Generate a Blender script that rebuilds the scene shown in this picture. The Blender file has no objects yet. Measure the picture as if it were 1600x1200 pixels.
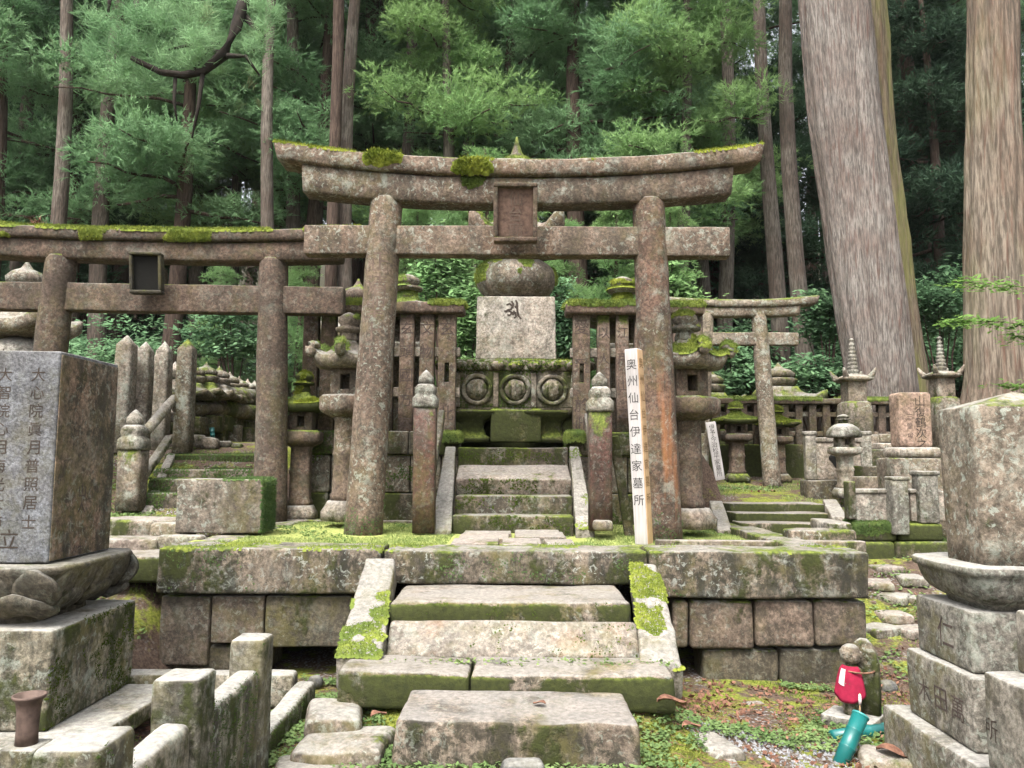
import bpy, math, random
import numpy as np
from mathutils import Matrix, Vector, Euler
from mathutils.bvhtree import BVHTree

# ------------------------------------------------------------------ camera, sky, sun, exposure
S = bpy.context.scene
COL = S.collection
R = math.radians
FPX, CAMZ, PITCH, ROLL = 1200.0, 0.65, R(5.71), R(0.30)
cam_d = bpy.data.cameras.new('camera'); cam = bpy.data.objects.new('camera', cam_d); COL.objects.link(cam)
cam_d.sensor_width = 36.0; cam_d.lens = 36.0 * FPX / 1600.0
cam_d.clip_start = 0.05; cam_d.clip_end = 2000
CAMROT = Matrix.Rotation(math.pi/2 + PITCH, 3, 'X') @ Matrix.Rotation(ROLL, 3, 'Z')
cam.matrix_world = Matrix.Translation((0, 0, CAMZ)) @ CAMROT.to_4x4()
S.camera = cam
world = bpy.data.worlds.new('World'); S.world = world; world.use_nodes = True
SUN_EL, SUN_AZ = R(60), R(205)      # azimuth measured from +Y (view direction) clockwise
wn = world.node_tree; wn.nodes.clear()
sky = wn.nodes.new('ShaderNodeTexSky'); sky.sky_type = 'NISHITA'; sky.sun_disc = False
sky.sun_elevation = SUN_EL; sky.sun_rotation = SUN_AZ
sky.air_density = 1.0; sky.dust_density = 6.0; sky.ozone_density = 1.0
hs = wn.nodes.new('ShaderNodeHueSaturation'); hs.inputs['Saturation'].default_value = 0.28
bg = wn.nodes.new('ShaderNodeBackground'); bg.inputs['Strength'].default_value = 0.15
wo = wn.nodes.new('ShaderNodeOutputWorld')
wn.links.new(sky.outputs[0], hs.inputs['Color']); wn.links.new(hs.outputs[0], bg.inputs[0]); wn.links.new(bg.outputs[0], wo.inputs[0])
sun_d = bpy.data.lights.new('sun', 'SUN'); sun_d.energy = 1.5; sun_d.angle = R(22); sun_d.color = (1.0, 0.965, 0.91)
sun = bpy.data.objects.new('sun', sun_d); COL.objects.link(sun)
sdir = Vector((math.sin(SUN_AZ)*math.cos(SUN_EL), math.cos(SUN_AZ)*math.cos(SUN_EL), math.sin(SUN_EL)))
sun.rotation_euler = sdir.to_track_quat('Z', 'Y').to_euler()
S.view_settings.view_transform = 'Standard'; S.view_settings.look = 'None'
S.view_settings.gamma = 1.0; S.view_settings.exposure = 1.85; S.view_settings.use_curve_mapping = False
HAZE = 0.00025
S.render.engine = 'CYCLES'; S.cycles.volume_bounces = 0
S.cycles.max_bounces = 6; S.cycles.diffuse_bounces = 3; S.cycles.glossy_bounces = 2
S.cycles.transmission_bounces = 4; S.cycles.transparent_max_bounces = 8; S.cycles.use_denoising = True

# ------------------------------------------------------------------ helpers
def at(u, v, Y):
    """a point of the photograph at the real distance Y in front of the camera"""
    d = CAMROT @ Vector(((u-800)/FPX, (600-v)/FPX, -1.0))
    return Vector((d.x/d.y*Y, Y, CAMZ + d.z/d.y*Y))
def PX(u, v, Y): return at(u, v, Y).x
def PZ(u, v, Y): return at(u, v, Y).z
rng = np.random.default_rng(11)

def _hash(i, j, k, s):
    h = (i*374761393 + j*668265263 + k*2147483647 + s*1274126177) & 0xFFFFFFFF
    h = ((h ^ (h >> 13)) * 1274126177) & 0xFFFFFFFF
    h = (h ^ (h >> 16)) & 0xFFFFFFFF
    return h / 4294967295.0
def vnoise(P, s=0):
    P = np.asarray(P, float); I = np.floor(P).astype(np.int64); f = P - I; f = f*f*(3-2*f)
    r = 0
    for a in (0, 1):
        for b in (0, 1):
            for c in (0, 1):
                w = (f[:,0] if a else 1-f[:,0])*(f[:,1] if b else 1-f[:,1])*(f[:,2] if c else 1-f[:,2])
                r = r + w*_hash(I[:,0]+a, I[:,1]+b, I[:,2]+c, s)
    return r*2-1
def fbm(P, s=0, o=3):
    P = np.asarray(P, float); r = 0; a = 1.0; t = 0
    for k in range(o):
        r = r + a*vnoise(P*(2.03**k)+17.3*k, s+k); t += a; a *= 0.5
    return r/t
_seed = [100]
def ns(): _seed[0] += 7; return _seed[0]
def rough(V, amp, scale=3.0, seed=None):
    s = ns() if seed is None else seed
    if amp <= 0: return V
    return V + amp*np.stack([fbm(V*scale+q*31.7, s+q*3, 4) for q in range(3)], 1)
def merge(parts):
    Vs, Fs, o = [], [], 0
    for V, F in parts:
        Vs.append(np.asarray(V, float)); Fs += [tuple(i+o for i in f) for f in F]; o += len(V)
    return np.concatenate(Vs), Fs
def tf(vf, loc=(0,0,0), rot=(0,0,0), scale=1):
    M = np.array(Euler(rot).to_matrix())
    return (np.asarray(vf[0])*scale) @ M.T + np.array(loc), vf[1]
def mesh(name, vf, mat, smooth=True):
    me = bpy.data.meshes.new(name); V, F = vf
    me.from_pydata(np.asarray(V, float).tolist(), [], F)
    if smooth: me.polygons.foreach_set('use_smooth', [True]*len(me.polygons))
    me.materials.append(mat); me.update(); return me
def part(name, vf, mat, parent=None, smooth=True, label=None, kind=None):
    o = bpy.data.objects.new(name, mesh(name, vf, mat, smooth)); COL.objects.link(o)
    if parent is not None: o.parent = parent
    if label: o['label'] = label
    if kind: o['kind'] = kind
    return o
def tag(o, label, cat, group=None):
    o['label'] = label; o['category'] = cat
    if group: o['group'] = group
    return o
def thing(name, label, cat, loc=(0,0,0), rz=0.0, group=None, tilt=(0,0)):
    o = bpy.data.objects.new(name, None); COL.objects.link(o); o.empty_display_size = 0.2
    o.location = loc; o.rotation_euler = (tilt[0], tilt[1], rz)
    return tag(o, label, cat, group)
def copy_thing(o, loc, rz, label, group=None, scale=None):
    r = o.copy(); COL.objects.link(r); r.location = loc; r.rotation_euler = (o.rotation_euler[0], o.rotation_euler[1], rz)
    if scale: r.scale = (scale,)*3 if not isinstance(scale, tuple) else scale
    r['label'] = label
    if group: r['group'] = group
    for c in list(o.children):
        d = c.copy(); COL.objects.link(d); d.parent = r
        for g in list(c.children):
            e = g.copy(); COL.objects.link(e); e.parent = d
    return r
def fastmesh(name, V, F, mat, smooth=False):
    """V (n,3), F (m,k) with one k"""
    me = bpy.data.meshes.new(name); V = np.asarray(V, np.float32); F = np.asarray(F, np.int32); k = F.shape[1]
    me.vertices.add(len(V)); me.vertices.foreach_set('co', V.ravel())
    me.loops.add(F.size); me.loops.foreach_set('vertex_index', F.ravel())
    me.polygons.add(len(F)); me.polygons.foreach_set('loop_start', np.arange(0, F.size, k, dtype=np.int32))
    if smooth: me.polygons.foreach_set('use_smooth', np.ones(len(F), bool))
    me.materials.append(mat); me.update(calc_edges=True); me.validate(); return me
def mobj(name, me, parent=None, kind=None):
    o = bpy.data.objects.new(name, me); COL.objects.link(o)
    if parent is not None: o.parent = parent
    if kind: o['kind'] = kind
    return o

def rbox(size, c=(0,0,0), r=0.02, seg=0.07, amp=0.008, rot=None, taper=None, scale=4.0, seed=None, shear=None):
    """weathered block: rounded box, origin at centre of its base; taper=(tx,ty) scale of the top"""
    sx, sy, sz = size; r = min(r, 0.45*min(size))
    def ax(L):
        n = int(min(26, max(2, round(L/seg)))); t = np.linspace(-L/2+r, L/2-r, n)
        return np.concatenate([[-L/2, -L/2+r*0.45], t, [L/2-r*0.45, L/2]])
    A = [ax(sx), ax(sy), ax(sz)]; Vs = []; Fs = []; o = 0
    for a in range(3):
        b, c2 = (a+1) % 3, (a+2) % 3
        for sgn in (0, -1):
            B, C = A[b], A[c2]; nb, nc = len(B), len(C)
            g = np.zeros((nb, nc, 3)); g[..., a] = A[a][sgn]; g[..., b] = B[:, None]; g[..., c2] = C[None, :]
            Vs.append(g.reshape(-1, 3))
            for i in range(nb-1):
                for j in range(nc-1):
                    q = (o+i*nc+j, o+(i+1)*nc+j, o+(i+1)*nc+j+1, o+i*nc+j+1)
                    Fs.append(q if sgn == -1 else q[::-1])
            o += nb*nc
    V = np.concatenate(Vs)
    _, idx, inv = np.unique(np.round(V, 5), axis=0, return_index=True, return_inverse=True)
    inv = inv.ravel(); V = V[idx]; Fs = [tuple(int(inv[i]) for i in f) for f in Fs]
    h = np.array([sx, sy, sz])/2 - r; q = np.clip(V, -h, h); d = V-q; L = np.linalg.norm(d, axis=1, keepdims=True)
    V = q + np.where(L > 1e-9, d/np.maximum(L, 1e-9)*np.minimum(r, L*10), 0)
    V[:, 2] += sz/2
    if taper:
        t = V[:, 2:3]/sz; V[:, :2] *= 1 + (np.array(taper)-1)*t
    if shear:
        V[:, 0] += shear[0]*V[:, 2]; V[:, 1] += shear[1]*V[:, 2]
    V = rough(V, amp, scale, seed)
    if rot is not None: V = V @ np.array(Euler(rot).to_matrix()).T
    return V + np.array(c), Fs

def ring(shape, N):
    t = np.arange(N)/N*2*math.pi
    if shape == 'round': return np.stack([np.cos(t), np.sin(t)], 1)
    if shape.startswith('sq'):
        p = float(shape[2:] or 9); c, s = np.cos(t), np.sin(t)
        m = (np.abs(c)**p + np.abs(s)**p)**(-1/p); return np.stack([c*m, s*m], 1)
    n = int(shape)       # regular polygon, flat side to the front
    a = 2*math.pi/n; tt = (t + math.pi/2) % a - a/2
    m = math.cos(a/2)/np.cos(tt); return np.stack([np.cos(t)*m, np.sin(t)*m], 1)/math.cos(a/2)*1.0
def loft(secs, shape='round', N=24, amp=0.006, scale=5.0, c=(0,0,0), rot=None, lift=None, seed=None, off=None):
    """secs: (z, rx[, ry]); lift(z index, ring)-> dz"""
    rg = ring(shape, N); Vs = []; rad = np.linalg.norm(rg, axis=1)
    cor = (rad-rad.min())/max(1e-6, rad.max()-rad.min())
    for i, s in enumerate(secs):
        rx = s[1]; ry = s[2] if len(s) > 2 and s[2] is not None else rx
        v = np.zeros((N, 3)); v[:, 0] = rg[:, 0]*rx; v[:, 1] = rg[:, 1]*ry; v[:, 2] = s[0]
        if len(s) > 3: v[:, 2] += s[3]*cor**2; v[:, :2] *= (1+ (s[4] if len(s) > 4 else 0)*cor**2)[:, None]
        if off: o = off(s[0]); v[:, 0] += o[0]; v[:, 1] += o[1]
        Vs.append(v)
    n = len(secs); F = []
    for i in range(n-1):
        for j in range(N):
            k = (j+1) % N; F.append((i*N+j, i*N+k, (i+1)*N+k, (i+1)*N+j))
    cb = Vs[0].mean(0); ct = Vs[-1].mean(0)
    V = np.concatenate(Vs+[cb[None], ct[None]])
    for j in range(N):
        k = (j+1) % N; F.append((n*N, k, j)); F.append((n*N+1, (n-1)*N+j, (n-1)*N+k))
    V = rough(V, amp, scale, seed)
    if rot is not None: V = V @ np.array(Euler(rot).to_matrix()).T
    return V + np.array(c), F
def tube(pts, rads, N=8, amp=0.0, scale=4.0):
    pts = [Vector(p) for p in pts]; Vs = []; up = Vector((0.31, 0.2, 0.93))
    for i, p in enumerate(pts):
        t = (pts[min(i+1, len(pts)-1)]-pts[max(i-1, 0)]).normalized()
        a = t.cross(up); a = a.normalized() if a.length > 1e-4 else t.orthogonal().normalized(); b = t.cross(a)
        for j in range(N):
            w = 2*math.pi*j/N; Vs.append(p + (a*math.cos(w)+b*math.sin(w))*rads[i])
    V = np.array([tuple(v) for v in Vs]); n = len(pts); F = []
    for i in range(n-1):
        for j in range(N):
            k = (j+1) % N; F.append((i*N+j, i*N+k, (i+1)*N+k, (i+1)*N+j))
    F.append(tuple(range(N))[::-1]); F.append(tuple((n-1)*N+j for j in range(N)))
    return rough(V, amp, scale), F
def beam(x0, x1, zc, hfun, dfun, n=40, amp=0.006, cut=0.0, r=0.015, top_ridge=0.0):
    """beam along X whose centre line follows zc(x); hfun(x) height, dfun(x) depth; cut slants the ends (wider on top)"""
    xs = np.linspace(x0, x1, n); Vs = []
    for x in xs:
        h, d, z = hfun(x)/2, dfun(x)/2, zc(x)
        pr = [(-d, -h+r), (-d, 0), (-d, h-r), (-d+r, h), (0, h+top_ridge), (d-r, h), (d, h-r), (d, 0), (d, -h+r), (d-r, -h), (0, -h), (-d+r, -h)]
        for y, zz in pr:
            e = (x-(x0+x1)/2)/((x1-x0)/2)
            Vs.append((x + cut*e**9*(zz/h), y, z+zz))
    N = 12; F = []
    for i in range(n-1):
        for j in range(N):
            k = (j+1) % N; F.append((i*N+j, (i+1)*N+j, (i+1)*N+k, i*N+k))
    F.append(tuple(range(N))); F.append(tuple((n-1)*N+j for j in range(N))[::-1])
    V = rough(np.array(Vs), amp, 5.0); return V, F

# carved or painted writing: glyphs are turned into meshes and pressed onto the surface they stand on
_gl = {}
def glyph(ch):
    if ch not in _gl:
        cu = bpy.data.curves.new('glyph', 'FONT'); cu.body = ch; cu.size = 1.0; cu.resolution_u = 3
        o = bpy.data.objects.new('glyph', cu); COL.objects.link(o)
        dg = bpy.context.evaluated_depsgraph_get(); me = o.evaluated_get(dg).to_mesh()
        V = np.array([tuple(v.co) for v in me.vertices]) if len(me.vertices) else np.zeros((0, 3))
        F = [tuple(p.vertices) for p in me.polygons]
        o.evaluated_get(dg).to_mesh_clear(); COL.objects.unlink(o); bpy.data.objects.remove(o); bpy.data.curves.remove(cu)
        if len(V):
            lo, hi = V.min(0), V.max(0); V = (V-(lo+hi)/2)/max(0.6, (hi-lo)[:2].max())
        _gl[ch] = (V, F)
    return _gl[ch]
def split_faces(V, F, m):
    """triangulate and split long edges so that glyphs can follow a round surface"""
    T = []
    for f in F:
        for i in range(1, len(f)-1): T.append((f[0], f[i], f[i+1]))
    V = [np.array(v) for v in V]; out = []; st = T; cache = {}
    while st:
        a, b, c = st.pop(); e = [(a, b, c), (b, c, a), (c, a, b)]
        L = [np.linalg.norm(V[x]-V[y]) for x, y, _ in e]; k = int(np.argmax(L))
        if L[k] <= m: out.append((a, b, c)); continue
        x, y, z = e[k]; key = (min(x, y), max(x, y))
        if key not in cache: cache[key] = len(V); V.append((V[x]+V[y])/2)
        q = cache[key]; st += [(x, q, z), (q, y, z)]
    return np.array(V), out
def writing(text, target, parent, mat, top, step, size, face='-Y', lift=0.002, width=1.0, m=0.03, name='inscription', shift=None, thin=1.0):
    """a column of characters pressed on the given face of target (parts share their thing's coordinates);
    top=(a, z): centre of first character, a along the face's horizontal"""
    me = target.data; bv = BVHTree.FromPolygons([v.co[:] for v in me.vertices], [p.vertices[:] for p in me.polygons])
    out = []
    dirs = {'-Y': (Vector((0,1,0)), Vector((1,0,0))), '+X': (Vector((-1,0,0)), Vector((0,1,0))), '-X': (Vector((1,0,0)), Vector((0,-1,0)))}[face]
    for i, ch in enumerate(text):
        if ch == ' ': continue
        V, F = glyph(ch)
        if not len(V): continue
        V = V*np.array([size*width, size, 1]); V, F = split_faces(V, F, m)
        z0 = top[1]-i*step; a0 = top[0] + (shift*i if shift else 0); Q = []
        for x, y, _ in V:
            p = dirs[1]*(a0+x) + Vector((0, 0, z0+y)) - dirs[0]*5
            h, nrm, idx, dist = bv.ray_cast(p, dirs[0])
            Q.append(tuple(h - dirs[0]*lift) if h else None)
        good = [f for f in F if all(Q[k] is not None for k in f)]
        Q = [q if q else (0, 0, 0) for q in Q]
        if good:
            used = sorted(set(k for f in good for k in f)); mp = {k: n for n, k in enumerate(used)}
            out.append((np.array([Q[k] for k in used]), [tuple(mp[k] for k in f) for f in good]))
    return [part('carved_character', q, mat, parent, smooth=False) for q in out]
# ------------------------------------------------------------------ materials
class NT:
    def __init__(s, name):
        s.m = bpy.data.materials.new(name); s.m.use_nodes = True; s.t = s.m.node_tree; s.n = s.t.nodes; s.n.clear()
        s.out = s.n.new('ShaderNodeOutputMaterial'); s.b = s.n.new('ShaderNodeBsdfPrincipled')
        s.t.links.new(s.b.outputs[0], s.out.inputs[0]); s.g = s.n.new('ShaderNodeNewGeometry'); s.pos = s.g.outputs['Position']
    def L(s, a, b): s.t.links.new(a, b)
    def setin(s, sock, v):
        if hasattr(v, 'is_output') or isinstance(v, bpy.types.NodeSocket): s.L(v, sock)
        else: sock.default_value = v if not (isinstance(v, tuple) and len(v) == 3 and sock.type == 'RGBA') else (*v, 1)
    def noise(s, scale, detail=4, rough=0.55, vec=None, dist=0.0):
        n = s.n.new('ShaderNodeTexNoise'); n.inputs['Scale'].default_value = scale; n.inputs['Detail'].default_value = detail
        n.inputs['Roughness'].default_value = rough; n.inputs['Distortion'].default_value = dist; s.L(vec or s.pos, n.inputs['Vector']); return n.outputs['Fac']
    def vor(s, scale, vec=None, feat='F1'):
        n = s.n.new('ShaderNodeTexVoronoi'); n.feature = feat; n.inputs['Scale'].default_value = scale; s.L(vec or s.pos, n.inputs['Vector']); return n
    def ramp(s, x, a, b, lo=0.0, hi=1.0):
        n = s.n.new('ShaderNodeMapRange'); n.interpolation_type = 'SMOOTHSTEP'; s.setin(n.inputs[0], x)
        n.inputs[1].default_value = a; n.inputs[2].default_value = b; n.inputs[3].default_value = lo; n.inputs[4].default_value = hi; return n.outputs[0]
    def math(s, op, a, b=0.0):
        n = s.n.new('ShaderNodeMath'); n.operation = op; s.setin(n.inputs[0], a); s.setin(n.inputs[1], b); return n.outputs[0]
    def mix(s, f, a, b, mode='MIX'):
        n = s.n.new('ShaderNodeMix'); n.data_type = 'RGBA'; n.blend_type = mode
        s.setin(n.inputs[0], f); s.setin(n.inputs[6], a); s.setin(n.inputs[7], b); return n.outputs[2]
    def scaled(s, v):
        n = s.n.new('ShaderNodeMapping'); n.inputs['Scale'].default_value = v; s.L(s.pos, n.inputs['Vector']); return n.outputs[0]
    def bump(s, h, strength=0.4, dist=0.02, nrm=None):
        n = s.n.new('ShaderNodeBump'); n.inputs['Strength'].default_value = strength; n.inputs['Distance'].default_value = dist
        s.L(h, n.inputs['Height'])
        if nrm is not None: s.L(nrm, n.inputs['Normal'])
        return n.outputs[0]
    def nz(s):
        n = s.n.new('ShaderNodeSeparateXYZ'); s.L(s.g.outputs['Normal'], n.inputs[0]); return n.outputs[2]
    def done(s, col, rough=0.9, bump=None, spec=0.25):
        s.setin(s.b.inputs['Base Color'], col); s.setin(s.b.inputs['Roughness'], rough); s.b.inputs['Specular IOR Level'].default_value = spec
        if bump is not None: s.L(bump, s.b.inputs['Normal'])
        return s.m
MOSS_D, MOSS_L = (0.034, 0.048, 0.009), (0.140, 0.168, 0.030)
def stone(name, a, b, lichen=0.4, moss_top=0.5, moss_side=0.3, stain=0.5, pale=(0.52, 0.50, 0.45), wash=0.5, rust=0.0, fine=34, lcol=(0.40, 0.45, 0.37)):
    """weathered stone; wash = how much paler upward faces are, rain-scoured crust and painted sky light together, moss_* how much moss"""
    K = 0.61; a, b, pale, lcol = (tuple(x*K for x in q) for q in (a, b, pale, lcol))
    t = NT(name)
    base = t.mix(t.ramp(t.noise(1.7, 5, 0.6), 0.34, 0.66), a, b)
    oi = t.n.new('ShaderNodeObjectInfo'); base = t.mix(0.75, base, t.mix(oi.outputs['Random'], (0.74, 0.76, 0.76), (1.22, 1.18, 1.14)), 'MULTIPLY')
    gr = t.noise(fine, 8, 0.72)
    base = t.mix(0.9, base, t.mix(t.ramp(gr, 0.3, 0.72), (0.38, 0.37, 0.36), (1.62, 1.60, 1.56)), 'MULTIPLY')
    base = t.mix(0.7, base, t.mix(t.ramp(t.noise(7, 7, 0.7), 0.34, 0.66), (0.62, 0.60, 0.58), (1.35, 1.36, 1.36)), 'MULTIPLY')
    st = t.noise(1.0, 9, 0.72, t.scaled((5.0, 5.0, 1.6)))
    base = t.mix(t.math('MULTIPLY', t.ramp(st, 0.47, 0.60), stain), base, (0.028, 0.026, 0.020))
    sk = t.math('MULTIPLY', t.ramp(t.noise(15, 9, 0.78, None, 0.4), 0.47, 0.56), t.ramp(t.noise(2.2, 5, 0.6), 0.34, 0.56))
    base = t.mix(t.math('MULTIPLY', sk, 0.30+0.6*stain), base, (0.030, 0.028, 0.020))
    if rust > 0:
        rs = t.noise(1.0, 4, 0.6, t.scaled((5, 5, 0.5)))
        base = t.mix(t.math('MULTIPLY', t.ramp(rs, 0.5, 0.68), rust), base, (0.30, 0.12, 0.045))
    al = t.math('MULTIPLY', t.ramp(t.noise(1.0, 6, 0.64, t.scaled((1.9, 1.9, 1.1))), 0.44, 0.62), t.ramp(t.noise(9, 6, 0.7), 0.38, 0.6)); base = t.mix(t.math('MULTIPLY', al, 0.25+0.9*moss_side), base, (0.105, 0.092, 0.030))
    up = t.nz()
    l1 = t.math('MULTIPLY', t.ramp(t.noise(22, 5, 0.66, None, 0.8), 0.555, 0.61), t.ramp(t.noise(2.1, 4, 0.6), 0.38, 0.56))
    l2 = t.math('MULTIPLY', t.ramp(t.noise(6, 10, 0.80, None, 0.3), 0.50, 0.62), t.ramp(t.noise(1.3, 3, 0.5), 0.44, 0.58))
    lm = t.math('MULTIPLY', t.math('MAXIMUM', l1, l2), lichen*0.72)
    base = t.mix(lm, base, t.mix(t.ramp(gr, 0.3, 0.7), lcol, (0.32, 0.34, 0.29)))
    wm = t.math('MULTIPLY', t.math('MULTIPLY', t.ramp(up, 0.55, 0.9), t.ramp(t.noise(3.2, 6, 0.65), 0.28, 0.55)), wash)  # upward faces paler: rain scouring plus sky light put into the colour
    base = t.mix(wm, base, t.mix(t.ramp(gr, 0.3, 0.7), tuple(x*0.55 for x in pale), pale))
    mn = t.noise(1.0, 7, 0.68, t.scaled((2.6, 2.6, 1.5))); mn2 = t.noise(15, 6, 0.7)
    thr = t.math('ADD', t.math('MULTIPLY', t.ramp(up, 0.1, 0.85), (moss_top-moss_side)*0.36), (moss_side-0.5)*0.36+0.26)
    mm = t.math('ADD', t.math('ADD', t.math('MULTIPLY', mn, 0.75), t.math('MULTIPLY', mn2, 0.25)), thr)
    mm = t.ramp(mm, 0.735, 0.83)
    mc = t.mix(t.ramp(t.noise(26, 4, 0.7), 0.32, 0.7), MOSS_D, MOSS_L)
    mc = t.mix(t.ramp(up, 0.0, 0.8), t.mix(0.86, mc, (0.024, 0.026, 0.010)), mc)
    col = t.mix(mm, base, mc)
    h = t.math('ADD', t.math('MULTIPLY', gr, 0.55), t.math('ADD', t.math('MULTIPLY', t.noise(90, 4, 0.7), 0.2), t.math('MULTIPLY', mm, 0.6)))
    return t.done(col, 0.92, t.bump(h, 0.75, 0.018), 0.2)
PINKB, BROWN, GREYB = (0.300, 0.215, 0.170), (0.185, 0.130, 0.100), (0.30, 0.275, 0.235)
M = {}
M['torii'] = stone('torii_granite', (0.215, 0.163, 0.128), (0.155, 0.117, 0.092), 0.70, 0.45, 0.08, 0.40, rust=0.08)
M['torii_dark'] = stone('brown_granite', (0.165, 0.117, 0.092), (0.122, 0.088, 0.070), 0.22, 0.55, 0.05, 0.4)
M['torii_red'] = stone('reddish_granite', (0.185, 0.118, 0.090), (0.140, 0.094, 0.074), 0.55, 0.4, 0.12, 0.45, rust=0.6)
M['torii_pale'] = stone('pale_mottled_granite', (0.30, 0.255, 0.205), (0.21, 0.165, 0.13), 0.9, 0.6, 0.2, 0.35)
M['coping'] = stone('lichened_coping', (0.270, 0.218, 0.172), (0.195, 0.162, 0.128), 0.85, 0.5, 0.46, 1.0, lcol=(0.42,0.43,0.38))
M['wall'] = stone('wall_block_stone', (0.245, 0.185, 0.148), (0.180, 0.145, 0.115), 0.4, 0.5, 0.15, 0.45)
M['wall_dark'] = stone('damp_block_stone', (0.165, 0.140, 0.105), (0.125, 0.105, 0.075), 0.25, 0.5, 0.36, 0.5)
M['step'] = stone('worn_step_stone', (0.33, 0.275, 0.225), (0.26, 0.215, 0.175), 0.45, 0.12, 0.74, 1.0, wash=0.85, pale=(0.42, 0.385, 0.34))
M['slab'] = stone('brown_step_slab', (0.27, 0.225, 0.185), (0.20, 0.165, 0.135), 0.5, 0.12, 0.45, 0.95, wash=0.8, pale=(0.40, 0.37, 0.335))
M['step_pale'] = stone('pale_lichen_step', (0.36, 0.325, 0.28), (0.29, 0.25, 0.215), 0.75, 0.05, 0.2, 0.35, wash=0.5, pale=(0.42, 0.385, 0.345), rust=0.25)
M['cheek'] = stone('pale_cheek_stone', (0.40, 0.375, 0.335), (0.32, 0.285, 0.25), 0.5, 0.15, 0.45, 0.3, wash=0.7, pale=(0.42, 0.40, 0.36))
M['pave'] = stone('paving_stone', (0.33, 0.275, 0.235), (0.26, 0.21, 0.18), 0.5, 0.30, 0.4, 0.3, wash=0.55, pale=(0.55, 0.51, 0.46))
M['mossy'] = stone('mossy_stone', (0.20, 0.165, 0.125), (0.135, 0.11, 0.085), 0.5, 0.55, 0.56, 0.7, wash=0.5)
M['verymossy'] = stone('deep_mossy_stone', (0.12, 0.10, 0.07), (0.09, 0.075, 0.05), 0.25, 0.80, 0.78, 0.7, wash=0.1)
M['grave'] = stone('weathered_grave_stone', (0.30, 0.25, 0.205), (0.22, 0.18, 0.145), 0.8, 0.45, 0.25, 0.4, wash=0.6)
M['grey'] = stone('grey_lichen_granite', (0.33, 0.31, 0.275), (0.245, 0.225, 0.195), 0.7, 0.15, 0.26, 0.5, wash=0.8, pale=(0.56, 0.54, 0.495))
M['greymoss'] = stone('grey_granite_green_sides', (0.31, 0.285, 0.235), (0.22, 0.20, 0.155), 0.75, 0.12, 0.50, 0.75, wash=0.85, pale=(0.56, 0.54, 0.49))
M['blue'] = stone('polished_blue_grey_granite', (0.235, 0.245, 0.275), (0.205, 0.202, 0.215), 0.15, 0.1, 0.0, 0.12, wash=0.5, fine=60)
M['sidebrown'] = stone('stained_side_stone', (0.29, 0.195, 0.145), (0.20, 0.165, 0.125), 0.45, 0.3, 0.25, 0.8)
M['cubepale'] = stone('pale_weathered_granite', (0.47, 0.44, 0.40), (0.40, 0.345, 0.295), 0.5, 0.3, 0.02, 0.35, wash=0.5)
M['pink'] = stone('pink_tombstone', (0.42, 0.30, 0.24), (0.36, 0.255, 0.205), 0.2, 0.1, 0.0, 0.15, wash=0.3)
M['lotus'] = stone('dark_lotus_stone', (0.150, 0.135, 0.108), (0.115, 0.102, 0.08), 0.3, 0.34, 0.26, 0.6, wash=0.5)
M['carved'] = stone('green_carved_stone', (0.30, 0.26, 0.22), (0.17, 0.15, 0.11), 0.6, 0.55, 0.55, 0.6)
M['fence'] = stone('brown_fence_stone', (0.215, 0.152, 0.125), (0.165, 0.118, 0.096), 0.35, 0.6, 0.12, 0.35)
M['fence_grey'] = stone('lichen_fence_stone', (0.45, 0.405, 0.355), (0.36, 0.30, 0.255), 0.8, 0.3, 0.18, 0.3, wash=0.8)
M['postred'] = stone('dark_red_post_stone', (0.120, 0.062, 0.050), (0.080, 0.043, 0.036), 0.22, 0.5, 0.15, 0.5)
M['rock'] = stone('field_rock', (0.36, 0.32, 0.27), (0.27, 0.22, 0.18), 0.7, 0.30, 0.35, 0.4, wash=0.7)
M['slate'] = stone('dark_slate_rock', (0.19, 0.20, 0.21), (0.14, 0.145, 0.15), 0.1, 0.1, 0.1, 0.3, wash=0.4)
M['slate_dark'] = stone('black_plaque_stone', (0.07, 0.065, 0.055), (0.05, 0.045, 0.04), 0.1, 0.3, 0.2, 0.3)
def plain(name, c, rough=0.9, var=0.35, scale=14, spec=0.2, c2=None, bs=0.3):
    c = tuple(x*0.78 for x in c); c2 = tuple(x*0.78 for x in c2) if c2 else None
    t = NT(name); n = t.noise(scale, 6, 0.65)
    col = t.mix(t.ramp(n, 0.3, 0.7), tuple(x*(1-var) for x in c), c2 or tuple(min(1, x*(1+var)) for x in c))
    return t.done(col, rough, t.bump(n, bs, 0.01), spec)
M['cut_dark'] = plain('carved_letter_shadow', (0.050, 0.038, 0.030))
M['cut_brown'] = plain('worn_carved_letters', (0.125, 0.090, 0.070))
M['cut_red'] = plain('weathered_letters', (0.075, 0.055, 0.047))
M['ink'] = plain('black_ink', (0.055, 0.052, 0.050), var=0.6, scale=30)
M['cut_faint'] = plain('nearly_erased_letters', (0.27, 0.26, 0.215), var=0.3)
M['ink_faint'] = plain('faded_ink', (0.20, 0.115, 0.05))
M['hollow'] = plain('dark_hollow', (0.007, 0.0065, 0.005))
M['panel_dark'] = plain('plaque_field', (0.125, 0.080, 0.060), scale=22, bs=0.8)
M['moss'] = plain('moss_cushion', (0.19, 0.25, 0.022), 0.95, 0.55, 16, c2=(0.30, 0.33, 0.040), bs=0.6)
M['moss_dark'] = plain('deep_green_moss', (0.085, 0.125, 0.015), 0.95, 0.5, 12, c2=(0.16, 0.20, 0.025), bs=0.6)
M['teal'] = plain('teal_plastic', (0.007, 0.125, 0.118), 0.38, 0.12, 5, 0.5, bs=0.02)
M['teal_pale'] = plain('teal_plastic_rim', (0.035, 0.22, 0.21), 0.38, 0.1, 5, 0.5, bs=0.02)
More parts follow.
